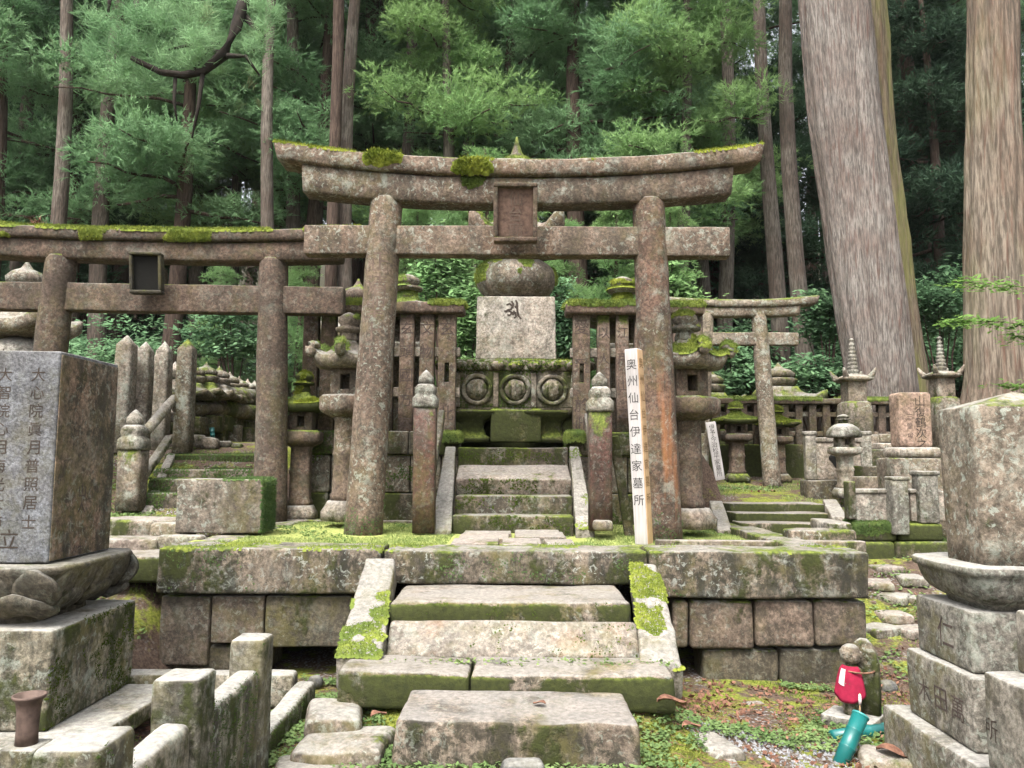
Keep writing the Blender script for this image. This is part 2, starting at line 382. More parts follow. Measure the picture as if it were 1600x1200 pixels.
M['bib_red'] = plain('red_bib_cloth', (0.26, 0.010, 0.038), 0.85, 0.2, 18)
M['bib_white'] = plain('pale_cloth_patch', (0.62, 0.50, 0.50), 0.9, 0.12, 30)
M['rust'] = plain('rusty_vase', (0.105, 0.072, 0.058), 0.7, 0.3, 20)
M['bark_twig'] = plain('dark_branch_bark', (0.030, 0.024, 0.019), 0.95, 0.4, 9)
def wood(name, a, b):
    a, b = (tuple(x*0.80 for x in q) for q in (a, b))
    t = NT(name); n = t.noise(1.0, 5, 0.6, t.scaled((60, 60, 2.0))); k = t.noise(4, 3)
    col = t.mix(t.ramp(n, 0.3, 0.7), a, b); col = t.mix(t.ramp(k, 0.45, 0.75, 0, 0.45), col, tuple(x*0.6 for x in a))
    return t.done(col, 0.8, t.bump(n, 0.25, 0.004), 0.25)
M['signwhite'] = wood('bleached_sign_wood', (0.33, 0.305, 0.29), (0.44, 0.415, 0.40))
M['signtan'] = wood('tan_sign_wood', (0.40, 0.255, 0.135), (0.53, 0.36, 0.205))
def bark(name, a, b, c, sc=1.0, green=0.0):
    a, b, c = (tuple(x*0.80 for x in q) for q in (a, b, c))
    t = NT(name)
    f = t.noise(1.0, 6, 0.6, t.scaled((9*sc, 9*sc, 0.8*sc)), 1.2); f2 = t.noise(1.0, 5, 0.65, t.scaled((26*sc, 26*sc, 2.6*sc)))
    p = t.noise(1.3, 4, 0.6)
    f3 = t.noise(1.0, 6, 0.7, t.scaled((70*sc, 70*sc, 5*sc)))
    col = t.mix(t.ramp(p, 0.38, 0.62), a, b); col = t.mix(t.ramp(f2, 0.36, 0.60), tuple(x*0.34 for x in a), col); col = t.mix(t.ramp(f3, 0.35, 0.6, 0.55, 0), col, tuple(x*0.42 for x in b))
    col = t.mix(t.ramp(f, 0.50, 0.70, 0, 0.7), col, c)
    if green: col = t.mix(t.ramp(t.noise(1.0, 5, 0.6, t.scaled((2, 2, 0.5))), 0.44, 0.62, 0, green), col, (0.16, 0.17, 0.045))
    h = t.math('ADD', t.math('MULTIPLY', f, 0.6), t.math('MULTIPLY', f2, 0.5))
    return t.done(col, 0.95, t.bump(h, 1.0, 0.05), 0.15)
M['cedar'] = bark('old_cedar_bark', (0.325, 0.295, 0.265), (0.245, 0.195, 0.168), (0.120, 0.068, 0.054), 1.8)
M['cedar_green'] = bark('mossy_cedar_bark', (0.23, 0.185, 0.13), (0.20, 0.15, 0.105), (0.11, 0.065, 0.045), green=0.5)
M['cedar2'] = bark('rough_cedar_bark', (0.27, 0.225, 0.175), (0.22, 0.165, 0.125), (0.13, 0.07, 0.05), green=0.12)
M['trunk'] = bark('forest_trunk_bark', (0.150, 0.105, 0.082), (0.110, 0.078, 0.061), (0.06, 0.038, 0.030), 1.3)
M['trunk_pale'] = bark('pale_trunk_bark', (0.23, 0.20, 0.165), (0.14, 0.105, 0.085), (0.065, 0.045, 0.035), 1.6)
def leafmat(name, a, b, trans=0.35, sc=0.9, dead=0.0):
    if sc >= 2: a, b = (tuple(x*0.80 for x in q) for q in (a, b))
    t = NT(name); n = t.noise(sc, 3, 0.6); n2 = t.noise(sc*7, 2)
    oi = t.n.new('ShaderNodeObjectInfo')
    col = t.mix(t.ramp(n, 0.32, 0.68), a, b); col = t.mix(t.ramp(n2, 0.3, 0.7, 0, 0.5), col, tuple(x*0.55 for x in a))
    col = t.mix(t.math('MULTIPLY', oi.outputs['Random'], 0.30), col, (0.13, 0.23, 0.12))
    if dead: col = t.mix(t.ramp(t.noise(sc*1.3, 3, 0.6), 0.66, 0.74, 0, dead), col, (0.20, 0.105, 0.065))
    d = t.n.new('ShaderNodeBsdfDiffuse'); tr = t.n.new('ShaderNodeBsdfTranslucent'); mx = t.n.new('ShaderNodeMixShader')
    mx.inputs[0].default_value = trans; t.setin(d.inputs[0], col); t.setin(tr.inputs[0], col)
    t.L(d.outputs[0], mx.inputs[1]); t.L(tr.outputs[0], mx.inputs[2]); t.L(mx.outputs[0], t.out.inputs[0]); t.n.remove(t.b); return t.m
M['understory'] = leafmat('shade_toned_understory', (0.035, 0.065, 0.042), (0.075, 0.125, 0.075), 0.25, 0.7)  # very dark greens; shade deep in the wood put into the colour
M['needle'] = leafmat('cedar_needles', (0.165, 0.300, 0.145), (0.310, 0.475, 0.245), 0.35, 0.5, 0.45)
M['needle_fresh'] = leafmat('fresh_needles', (0.180, 0.315, 0.120), (0.320, 0.470, 0.190), 0.4, 0.5, 0.25)
M['needle_dark'] = leafmat('shaded_needles', (0.080, 0.145, 0.080), (0.150, 0.240, 0.130), 0.3, 0.5)  # darker copy of the cedar needles, shade among the trees put into colour
M['broad'] = leafmat('broadleaf_green', (0.095, 0.185, 0.095), (0.180, 0.300, 0.150), 0.35, 1.2)
M['maple'] = leafmat('bright_young_leaves', (0.16, 0.30, 0.06), (0.24, 0.38, 0.10), 0.45, 2)
M['grass'] = leafmat('short_grass', (0.20, 0.27, 0.065), (0.40, 0.44, 0.160), 0.35, 2.5)
M['clover'] = leafmat('clover_leaves', (0.125, 0.20, 0.060), (0.28, 0.37, 0.140), 0.35, 3)
M['gmoss'] = leafmat('ground_moss', (0.14, 0.175, 0.015), (0.30, 0.315, 0.035), 0.2, 3)
M['mossfuzz'] = leafmat('moss_fuzz', (0.130, 0.165, 0.022), (0.325, 0.355, 0.055), 0.25, 5)
M['mossfuzz_dark'] = leafmat('dark_moss_fuzz', (0.042, 0.062, 0.010), (0.100, 0.130, 0.020), 0.2, 5)
M['dead'] = plain('dead_leaf', (0.17, 0.075, 0.050), 0.8, 0.45, 25, c2=(0.27, 0.14, 0.09))
M['pebble'] = plain('grey_pebble', (0.20, 0.20, 0.205), 0.85, 0.5, 40, c2=(0.30, 0.30, 0.305))
def ground_mat():
    t = NT('forest_floor')
    n = t.noise(1.6, 7, 0.66); n2 = t.noise(8, 6, 0.7); n3 = t.noise(45, 5, 0.7)
    soil = t.mix(t.ramp(n3, 0.3, 0.7), (0.045, 0.030, 0.021), (0.115, 0.080, 0.060))
    peb = t.vor(38); pm = t.math('MULTIPLY', t.ramp(peb.outputs['Distance'], 0.42, 0.30), t.ramp(t.noise(0.9, 4), 0.48, 0.60))
    soil = t.mix(pm, soil, t.mix(t.ramp(t.noise(30, 2), 0.3, 0.7), (0.12, 0.118, 0.115), (0.28, 0.275, 0.27)))
    ms = t.mix(t.ramp(n3, 0.28, 0.7), (0.060, 0.076, 0.011), (0.205, 0.22, 0.040))
    mm = t.ramp(t.math('ADD', t.math('MULTIPLY', n, 0.7), t.math('MULTIPLY', n2, 0.3)), 0.50, 0.57)
    h = t.math('ADD', t.math('MULTIPLY', n3, 0.6), t.math('MULTIPLY', n2, 0.5))
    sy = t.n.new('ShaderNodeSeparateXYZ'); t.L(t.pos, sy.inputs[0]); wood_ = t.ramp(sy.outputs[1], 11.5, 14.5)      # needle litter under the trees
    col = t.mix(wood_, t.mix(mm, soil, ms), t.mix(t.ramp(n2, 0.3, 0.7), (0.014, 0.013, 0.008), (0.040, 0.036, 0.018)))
    return t.done(col, 0.95, t.bump(h, 0.9, 0.03), 0.15)
M['ground'] = ground_mat()
def soil_mat():
    t = NT('mossy_platform_soil'); n = t.noise(3.2, 6, 0.65); n3 = t.noise(38, 5, 0.7)
    g = t.mix(t.ramp(n3, 0.28, 0.7), (0.14, 0.17, 0.036), (0.34, 0.365, 0.125)); s = t.mix(n3, (0.10, 0.07, 0.05), (0.28, 0.21, 0.16))
    return t.done(t.mix(t.ramp(n, 0.62, 0.74), g, s), 0.95, t.bump(n3, 0.9, 0.02), 0.15)
M['soil'] = soil_mat()

# ------------------------------------------------------------------ scatter builders (moss, grass, leaves)
def tri_data(objs):
    A = []
    for o in objs:
        me = o.data; me.calc_loop_triangles(); co = np.empty(len(me.vertices)*3, np.float32); me.vertices.foreach_get('co', co); co = co.reshape(-1, 3)
        ti = np.empty(len(me.loop_triangles)*3, np.int32); me.loop_triangles.foreach_get('vertices', ti); A.append(co[ti.reshape(-1, 3)])
    return np.concatenate(A).astype(float)
def sample(objs, n, seed=0):
    T = tri_data(objs); g = np.random.default_rng(seed); c = np.cross(T[:,1]-T[:,0], T[:,2]-T[:,0]); a = np.linalg.norm(c, axis=1)
    i = g.choice(len(T), n, p=a/a.sum()); r1 = np.sqrt(g.random(n)); r2 = g.random(n)
    P = (1-r1)[:,None]*T[i,0] + (r1*(1-r2))[:,None]*T[i,1] + (r1*r2)[:,None]*T[i,2]
    return P, c[i]/np.maximum(a[i], 1e-12)[:,None]
def frames(Nn, g):
    r = g.normal(size=Nn.shape); a = np.cross(Nn, r); a /= np.maximum(np.linalg.norm(a, axis=1), 1e-9)[:,None]; return a, np.cross(Nn, a)
def blades(P, Nn, L, W, spread, seed):
    """one slim triangle at every point"""
    g = np.random.default_rng(seed); n = len(P); a, b = frames(Nn, g)
    d = Nn + spread*g.normal(size=(n, 3)); d /= np.linalg.norm(d, axis=1)[:,None]; l = (L*(0.5+g.random(n)))[:,None]; w = (W*(0.6+0.8*g.random(n)))[:,None]
    V = np.stack([P-a*w/2, P+a*w/2, P+d*l], 1).reshape(-1, 3); return V, np.arange(3*n).reshape(-1, 3)
def pads(P, Nn, r, h, seed):
    g = np.random.default_rng(seed); n = len(P); a, b = frames(Nn, g); rr = (r*(0.25+1.15*g.random(n)**1.5))[:,None]; K = 6
    Vs = [P + Nn*rr*h]
    for k in range(K):
        w = 2*math.pi*k/K; q = rr*(0.8+0.4*g.random((n, 1))); Vs.append(P + (a*math.cos(w)+b*math.sin(w))*q - Nn*0.004)
    V = np.stack(Vs, 1).reshape(-1, 3); base = np.arange(n)[:,None]*(K+1)
    F = np.concatenate([np.concatenate([base, base+1+k, base+1+(k+1) % K], 1) for k in range(K)]); return V, F
def moss_cover(parent, objs, n, mask, r=0.03, h=0.45, fuzz=3, fl=0.016, dark=False, seed=1, name='moss'):
    """real moss cushions where mask(P, N) holds on the given parts"""
    P, Nn = sample(objs, n, seed); k = mask(P, Nn); P, Nn = P[k], Nn[k]
    if len(P) < 4: return None
    Q = Nn*0.6 + np.array([0, 0, 0.4]); Q /= np.linalg.norm(Q, axis=1)[:,None]
    V1, F1 = pads(P, Nn, r, h, seed)
    g = np.random.default_rng(seed+5); J = np.repeat(np.arange(len(P)), fuzz)
    PP = P[J] + g.normal(size=(len(J), 3))*r*0.45 + Nn[J]*r*h*0.55
    V2, F2 = blades(PP, Q[J], fl, fl*0.42, 0.55, seed+9)
    me = fastmesh(name, np.concatenate([V1, V2]), np.concatenate([F1, F2+len(V1)]), M['mossfuzz_dark' if dark else 'mossfuzz'])
    return mobj(name, me, parent, 'stuff')
def nmask(scale, thr, zmin=-2.0, seed=3, box=None, zmax=2):
    def f(P, N):
        k = (fbm(P*scale, seed, 3) > thr) & (N[:,2] > zmin) & (N[:,2] < zmax)
        if box is not None:
            for a in range(3):
                if box[a]: k &= (P[:,a] > box[a][0]) & (P[:,a] < box[a][1])
        return k
    return f
# ------------------------------------------------------------------ the ground
def interp(pts, y):
    xs, zs = zip(*pts); return np.interp(y, xs, zs)
def sstep(x, a, b): t = np.clip((x-a)/(b-a), 0, 1); return t*t*(3-2*t)
PL = [(-6,-.85),(4.9,-.85),(5.5,-.55),(5.9,-.28),(7.2,.02),(8.2,.06),(9.2,.72),(9.8,.85),(14,1.0),(25,2.0),(60,13),(140,40)]
PC = [(-6,-.88),(5.4,-.90),(8.7,-.90),(9.0,.74),(10,.85),(14,1.0),(25,2.0),(60,13),(140,40)]
PR = [(-6,-.92),(5.3,-.93),(6.3,-.66),(7,-.37),(7.6,-.24),(8.0,-.14),(9.0,.16),(10.5,.32),(11.3,.42),(12.2,.80),(14,1.0),(25,2.0),(60,13),(140,40)]
def H(x, y):
    x = np.asarray(x, float); y = np.asarray(y, float)
    wl = 1-sstep(x, -2.75, -2.3); wr = sstep(x, 2.25, 2.5)
    z = interp(PC, y)*(1-wl-wr) + interp(PL, y)*wl + interp(PR, y)*wr
    P = np.stack([x, y, 0*x], 1) if x.ndim else np.array([[x, y, 0]])
    z = z + 0.20*np.exp(-(x/1.15)**4-((y-4.62)/0.42)**4) + 0.125*np.exp(-(x/1.3)**4-((y-3.6)/0.75)**4)
    n = fbm(P*1.3, 5, 3)*0.035 + fbm(P*0.25, 9, 2)*0.05*np.clip((y-9)/10, 0, 4)
    return z + (n if x.ndim else n[0])
def Hs(x, y): return float(H(np.array([x]), np.array([y]))[0])
def axis(segs):
    return np.concatenate([np.arange(a, b, s) for a, b, s in segs])
gx = axis([(-150,-40,10),(-40,-8,2),(-8,8.0,0.11),(8,40,2),(40,151,10)]); gy = axis([(-6,1.5,0.5),(1.5,10,0.1),(10,30,0.6),(30,141,5)])
GX, GY = np.meshgrid(gx, gy); hz = H(GX.ravel(), GY.ravel())
V = np.stack([GX.ravel(), GY.ravel(), hz], 1); nx = len(gx); ny = len(gy)
ii, jj = np.meshgrid(np.arange(nx-1), np.arange(ny-1)); b0 = (jj*nx+ii).ravel()
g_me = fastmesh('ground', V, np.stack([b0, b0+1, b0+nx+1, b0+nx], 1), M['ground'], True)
ground = mobj('ground', g_me); ground['kind'] = 'structure'

# ------------------------------------------------------------------ platform with its coping, blocks and paving
YP = 5.53
pf = thing('stone_platform', 'low stone platform carrying the large central torii, long lichened coping over blocks', 'platform', (0, YP, 0))
def fr(u0, u1, v0, v1, Y, dep, mat, name, parent, r=0.02, amp=0.01, dy=0.0, seg=0.07):
    """a block seen from the front between pixel columns and rows at distance Y, in the parent's coordinates"""
    vm = (v0+v1)/2; a = at(u0, vm, Y); b = at(u1, vm, Y); um = (u0+u1)/2; zt, zb = PZ(um, v0, Y), PZ(um, v1, Y); L = parent.location
    return part(name, rbox((b.x-a.x, dep, zt-zb), ((a.x+b.x)/2-L.x, Y+dep/2+dy-L.y, zb-L.z), r, seg, amp), mat, parent)
cop = [fr(245, 592, 857, 929, YP, 0.42, M['coping'], 'coping_stone', pf, 0.025, 0.014),
       fr(600, 1012, 861, 914, YP+0.02, 0.40, M['coping'], 'coping_stone', pf, 0.025, 0.012),
       fr(1016, 1358, 862, 936, YP, 0.42, M['coping'], 'coping_stone', pf, 0.025, 0.014)]
for u0, u1, v0, v1, m in [(249,326,932,1040,'wall'),(329,411,932,1006,'wall'),(414,548,932,1011,'wall_dark')]:
    fr(u0, u1, v0, v1, YP+0.06, 0.35, M[m], 'wall_block', pf, 0.015, 0.010)
for u0, u1, v0, v1, m in [(1052,1077,940,1013,'wall'),(1080,1179,939,1016,'wall'),(1182,1272,939,1012,'wall'),(1275,1355,940,1012,'wall')]:
    fr(u0, u1, v0, v1, YP+0.05, 0.35, M[m], 'wall_block', pf, 0.03, 0.013)
for u0, u1, v0, v1, m in [(252,420,1012,1050,'wall_dark'),(1100,1217,1016,1075,'wall_dark'),(1220,1352,1015,1075,'wall_dark')]:
    fr(u0, u1, v0, v1, YP+0.10, 0.35, M[m], 'foundation_block', pf, 0.03, 0.02)
XL, XR = PX(247, 880, YP), PX(1356, 880, YP)
for s, X in ((-1, XL), (1, XR)):      # side walls and side kerbs
    y = 0.44
    for k in range(3):
        ln = [0.85, 0.75, 0.9][k]
        part('kerb_stone', rbox((0.30, ln-0.02, 0.17), (X-s*0.16, y+ln/2, -0.165-0.012*s), 0.02, 0.08, 0.010), M['coping'], pf)
        part('wall_block', rbox((0.30, ln-0.03, 0.72), (X-s*0.20, y+ln/2, -0.90), 0.02, 0.09, 0.012), M['wall'], pf)
        y += ln
for (u0,v0),(u1,v1) in [((395,838),(560,803)),((1143,826),(1245,858))]:    # thin kerbs crossing the top
    z = 0.0 if u0 < 800 else -0.03
    a = at(u0, v0, 0.65*1200/(v0-722)); b = at(u1, v1, 0.65*1200/(v1-722)); a.z = b.z = z
    d = b-a; ang = math.atan2(d.y, d.x); mid = (a+b)/2
    part('kerb_stone', rbox((d.length, 0.10, 0.12), (mid.x, mid.y-YP, z-0.10), 0.015, 0.08, 0.008, rot=None), M['pave'], pf)
    o = pf.children[-1]; 
    Vv = np.array([v.co[:] for v in o.data.vertices]) - np.array([mid.x, mid.y-YP, 0]); Vv = Vv @ np.array(Matrix.Rotation(ang, 3, 'Z')).T + np.array([mid.x, mid.y-YP, 0])
    o.data.vertices.foreach_set('co', Vv.ravel()); o.data.update()
sx = np.arange(-2.5, 2.55, 0.06); sy = np.arange(0.34, 3.1, 0.06); SX, SY = np.meshgrid(sx, sy)
def soilz(x, y): return -0.035 - 0.016*x + fbm(np.stack([x, y, 0*x], 1)*2.2, 41, 3)*0.02
sz = soilz(SX.ravel(), SY.ravel()+YP); nxs = len(sx); ii, jj = np.meshgrid(np.arange(nxs-1), np.arange(len(sy)-1)); b0 = (jj*nxs+ii).ravel()
soil = mobj('soil', fastmesh('soil', np.stack([SX.ravel(), SY.ravel(), sz], 1), np.stack([b0, b0+1, b0+nxs+1, b0+nxs], 1), M['soil'], True), pf)
for (x0, x1, y0, y1) in [(-.47,-.10,5.98,6.42),(-.07,.24,5.97,6.50),(.27,.50,6.0,6.44),(-.44,-.02,6.46,6.86),(.03,.46,6.53,6.98),(-.43,.0,6.9,7.22),(.03,.44,7.0,7.25)]:
    part('paving_slab', rbox((x1-x0, y1-y0, 0.08), ((x0+x1)/2, (y0+y1)/2-YP, -0.066+random.Random(x0*9+y0).uniform(-.008,.008)), 0.012, 0.07, 0.008, rot=(random.Random(y0).uniform(-.015,.015), random.Random(y1).uniform(-.015,.015), random.Random(x1).uniform(-.05,.05)) if False else None), M['pave'], pf)
moss_cover(pf, cop, 26000, nmask(3.0, 0.10, 0.6, 21), 0.016, 0.4, 2, 0.012, seed=31)
moss_cover(pf, cop, 26000, lambda P, N: (fbm(P*2.2, 77, 3) > 0.27) & (np.abs(N[:,2]) < 0.5) & (N[:,1] < -0.4) & (fbm(P*12, 7, 2) > -0.05), 0.010, 0.35, 2, 0.008, dark=True, seed=32)

# lower stairs in front of the platform
ls = thing('stone_stairs', 'short flight of slumped pale stone steps with mossy cheeks, front of platform', 'stairs', (0, 4.4, -0.9))
def lsp(name, size, c, mat, **k): return part(name, rbox(size, (c[0], c[1]-4.4, c[2]+0.9), **k), M[mat], ls)
def wx(u0, u1, v, Y): a, b = PX(u0, v, Y), PX(u1, v, Y); return b-a, (a+b)/2
w, x = wx(608, 986, 936, 4.92); st3 = lsp('step', (w, 0.70, 0.17), (x, 5.26, -0.40), 'step', r=0.035, amp=0.014)
w, x = wx(600, 1001, 1000, 4.66)
z0, z1 = PZ(800, 969, 4.86), PZ(800, 1029, 4.68)
ang = math.atan2(z0-z1, 0.18); st2 = part('step', rbox((w, 0.27, 0.22), (x, 4.77-4.4, (z0+z1)/2-0.21+0.9), 0.03, 0.07, 0.014, rot=None), M['step_pale'], ls)
def rot_about(o, pivot, axis_, a):
    V = np.array([v.co[:] for v in o.data.vertices]) - np.array(pivot); V = V @ np.array(Matrix.Rotation(a, 3, axis_)).T + np.array(pivot)
    o.data.vertices.foreach_set('co', V.ravel()); o.data.update()
rot_about(st2, (x, 4.77-4.4, (z0+z1)/2+0.9), 'X', ang*0.95)
for u0, u1, dz in ((526, 733, 0.0), (735, 1058, -0.012)):
    w, x = wx(u0, u1, 1062, 4.24); z = PZ((u0+u1)/2, 1056, 4.24)
    o = lsp('step', (w, 0.40, 0.20), (x, 4.46, z-0.19+dz), 'step', r=0.03, amp=0.016); 
    if u0 < 600: rot_about(o, (x, 0.0, z+0.9), 'Y', 0.035)
w, x = wx(612, 1004, 1132, 3.70); z = PZ(800, 1130, 3.70)
sl0 = part('step', rbox((w, 0.50, 0.22), (x, 3.96-4.4, z-0.22+0.9), 0.02, 0.06, 0.014, taper=(0.97, 1)), M['slab'], ls)
rot_about(sl0, (x, -.4, z+0.9), 'Y', 0.012)
cheeks = []
for (ut0, ut1, vt, ub0, ub1, vb, zt) in [(572, 618, 872, 524, 596, 1028, 0.0), (986, 1026, 880, 1001, 1068, 1045, -0.02)]:
    # inclined slab: upper edge at the platform front, lower edge near the first step
    Yt, Yb = 5.48, 4.50; A0, A1, B0, B1 = at(ut0, vt, Yt), at(ut1, vt, Yt), at(ub0, vb, Yb), at(ub1, vb, Yb)
    n = 14; mm = 5; Vt = []
    for i in range(n):
        t = i/(n-1); a = A0.lerp(B0, t); b = A1.lerp(B1, t)
        for j in range(mm): Vt.append(tuple(a.lerp(b, j/(mm-1))))
    Vt = np.array(Vt); Vb = Vt.copy(); Vb[:,2] -= 0.20; Vb[:,1] += 0.05; nV = len(Vt); F = []
    for i in range(n-1):
        for j in range(mm-1):
            q = (i*mm+j, (i+1)*mm+j, (i+1)*mm+j+1, i*mm+j+1); F.append(q); F.append(tuple(k+nV for k in q[::-1]))
    bd = [j for j in range(mm)] + [i*mm+mm-1 for i in range(1, n)] + [(n-1)*mm+j for j in range(mm-2, -1, -1)] + [i*mm for i in range(n-2, 0, -1)]
    for p, q in zip(bd, bd[1:]+bd[:1]): F.append((p, q, q+nV, p+nV))
    VV = rough(np.concatenate([Vt, Vb]), 0.022, 5) - np.array(ls.location); o = part('cheek_stone', (VV, F), M['cheek'], ls)
    bv = o.modifiers.new('bevel', 'BEVEL'); bv.width = 0.018; bv.segments = 2; bv.limit_method = 'ANGLE'; cheeks.append(o)
moss_cover(ls, cheeks[:1], 22000, lambda P, N: (fbm(P*3.1, 25, 3) > 0.0) & (N[:,2] > 0.3) & (P[:,1] < 0.85), 0.015, 0.32, 2, 0.010, seed=51)
moss_cover(ls, cheeks[1:], 22000, lambda P, N: (fbm(P*3.7, 28, 3) > -0.02) & (N[:,2] > 0.3), 0.014, 0.32, 2, 0.010, seed=52)
moss_cover(ls, [c for c in ls.children if c.name.startswith('step')], 40000, lambda P, N: (fbm(P*2.6, 61, 3) > 0.12) & (N[:,1] < -0.6) & (fbm(P*14, 7, 2) > 0.05) & (P[:,1] > 0.15), 0.009, 0.35, 2, 0.008, dark=True, seed=53)

# ------------------------------------------------------------------ torii
def torii(name, label, Y, base, top, ub, ut, rad, nuki, shimaki, kasagi, mats, sag, zb, plaque=None, moss=None, depth=0.30):
    """base/top: pixel columns of the pillars at foot and head; ub/ut: their rows; nuki=(u0,u1,v0,v1); lintels=(u0,u1,vtop_mid,vbot_mid)"""
    xb = [PX(u, ub, Y) for u in base]; xt = [PX(u, ut, Y) for u in top]; cx = sum(xb)/2
    t = thing(name, label, 'torii', (cx, Y, 0)); zt = PZ(sum(top)/2, ut, Y)+0.03; pil = []
    for k in range(2):
        b, e = xb[k]-cx, xt[k]-cx; n = 14; sec = []
        for i in range(n+1):
            f = i/n; sec.append((zb[k]+(zt-zb[k])*f, rad*(1.04-0.13*f)*(1.0 if i < n else 0.90)))
        sec.insert(n, (zt-0.035, rad*0.905))
        o = part('pillar', loft(sec, 'round', 36, 0.009, 4, off=lambda z, b=b, e=e, z0=zb[k]: (b+(e-b)*(z-z0)/(zt-z0), 0)), M[mats[k]], t); pil.append(o)
    u0, u1, v0, v1 = nuki; vm = (v0+v1)/2; X0, X1 = PX(u0, vm, Y)-cx, PX(u1, vm, Y)-cx; z1, z0 = PZ((u0+u1)/2, v0, Y), PZ((u0+u1)/2, v1, Y)
    nk = part('tie_beam', rbox((X1-X0, depth*0.55, z1-z0), ((X0+X1)/2, 0, z0), 0.018, 0.08, 0.008), M[mats[2]], t)
    out = []
    for nm, (u0, u1, v0, v1), dp, cut in (('lower_lintel', shimaki, depth*0.82, 0.01), ('upper_lintel', kasagi, depth*1.15, 0.02)):
        vm = (v0+v1)/2; um = (u0+u1)/2; X0, X1 = PX(u0, vm, Y)-cx, PX(u1, vm, Y)-cx; h = PZ(um, v0, Y)-PZ(um, v1, Y); zc = PZ(um, vm, Y); xm = (X0+X1)/2
        K = kasagi; kh = (PX(K[1], K[2], Y)-PX(K[0], K[2], Y))/2
        o = part(nm, beam(X0, X1, lambda x, zc=zc, xm=xm: zc + sag*abs((x-xm)/kh)**2.3, lambda x, h=h, xm=xm: h*(1+0.10*abs((x-xm)/kh)**2), lambda x, dp=dp: dp, 60, 0.009, cut, 0.018, 0.03 if nm[0] == 'u' else 0), M[mats[2 if nm[0] == 'l' else 3]], t); out.append(o)
    if plaque:
        u0, u1, v0, v1, tilt, text = plaque; X0, X1 = PX(u0, v0, Y)-cx, PX(u1, v0, Y)-cx; za, zb_ = PZ(u0, v0, Y-.25), PZ(u0, v1, Y-.15); w, h = X1-X0, za-zb_; fwx = (X0+X1)/2
        yb = -depth*0.60
        def tl(vf): V = np.asarray(vf[0]).copy(); z = V[:,2].copy(); V[:,1] += -(z-zb_)*tilt; return V, vf[1]
        bd = part('plaque', tl(rbox((w*0.9, 0.05, h*0.94), (fwx, yb-0.02, zb_+h*0.03), 0.008, 0.05, 0.004)), M['panel_dark'], t)
        for c, s in (((fwx, yb-0.04, za-h*0.07), (w, 0.11, h*0.07)), ((fwx, yb-0.04, zb_), (w, 0.11, h*0.08)), ((fwx-w/2+w*.05, yb-0.04, zb_+h*.081), (w*0.10, 0.10, h*0.848)), ((fwx+w/2-w*.05, yb-0.04, zb_+h*.081), (w*0.10, 0.10, h*0.848))):
            o = part('frame', tl(rbox(s, c, 0.01, 0.06, 0.004)), M['torii_dark' if text else 'slate_dark'], t); o.parent = bd
        if text: writing(text, bd, bd, M['cut_brown'], (fwx, zb_+h*0.76), h*0.27, h*0.25, m=0.03, lift=0.004)
        part('bracket', rbox((w*0.5, 0.16, h*0.5), (fwx, 0, zb_+h*0.3), 0.01, 0.06, 0.004), M[mats[2]], t)
    return t, pil, nk, out
YT = 7.0
T1, pil1, nk1, lin1 = torii('torii', 'largest torii of reddish brown granite in the centre, lichened lintels with moss', YT, (567, 1037), (604, 1013), 834, 318, 0.165,
    (478, 1138, 356.5, 402), (477, 1139, 284, 325), (437, 1183, 258, 283), ('torii', 'torii_red', 'torii', 'torii'), 0.155, (-0.06, -0.10), (773, 838, 293, 383, 0.22, '仙台廟'))
pk = lambda P, x0, x1: (P[:,0] > x0) & (P[:,0] < x1)
xx = lambda u, v=260: PX(u, v, YT)-T1.location.x
blob = lambda P, u, v, rx, rz: ((P[:,0]-xx(u))/rx)**2 + ((P[:,2]-PZ(u, v, YT))/rz)**2 < 1+1.1*fbm(P*7, 4, 3)
moss_cover(T1, [lin1[1]], 60000, lambda P, N: (N[:,2] > -0.2) & ((blob(P, 598, 258, 0.17, 0.06) & (N[:,2] > -0.3) & ((N[:,1] < -0.2) | (N[:,2] > 0.1))) | (blob(P, 740, 274, 0.16, 0.09) & ((N[:,2] > 0.2) | (N[:,1] < -0.2)))), 0.030, 0.75, 3, 0.028, seed=61)
moss_cover(T1, [lin1[0]], 30000, lambda P, N: blob(P, 738, 288, 0.10, 0.07) & (N[:,1] < -0.3), 0.026, 0.7, 3, 0.025, dark=True, seed=62)
moss_cover(T1, [lin1[1]], 40000, lambda P, N: (N[:,2] > 0.45) & ((pk(P, xx(430), xx(560)) & (fbm(P*3, 15, 2) > -0.25)) | (pk(P, xx(1080), xx(1190)) & (fbm(P*3, 16, 2) > -0.1)) | (fbm(P*3, 17, 2) > 0.2)), 0.014, 0.6, 3, 0.014, seed=63)
moss_cover(T1, pil1, 26000, lambda P, N: (P[:,2] < 0.22+0.2*fbm(P*6, 8, 2)) & (fbm(P*8, 31, 2) > -0.1), 0.010, 0.4, 2, 0.010, dark=True, seed=64)
writing('正清聖上天大令', pil1[0], pil1[0], M['cut_brown'], (xx(597, 420), PZ(597, 415, YT)), 0.215, 0.19, m=0.05, lift=0.0015, shift=-0.016)
T2, pil2, nk2, lin2 = torii('torii', 'dark brown torii on the left with empty black plaque and moss along its lintel', 8.0, (52, 420), (101, 425), 806, 408, 0.165,
    (-60, 536, 446, 489), (-62, 534, 382, 411), (-110, 560, 365, 382), ('torii_dark', 'torii_dark', 'torii_dark', 'torii_dark'), 0.07, (0.0, 0.0), (224, 271, 397, 462, 0.16, None))
T2.rotation_euler[2] = 0.05
for o in T2.children:
    if o.name.startswith('plaque'): o.data.materials[0] = M['hollow']
x2 = lambda u: PX(u, 370, 8.0)-T2.location.x
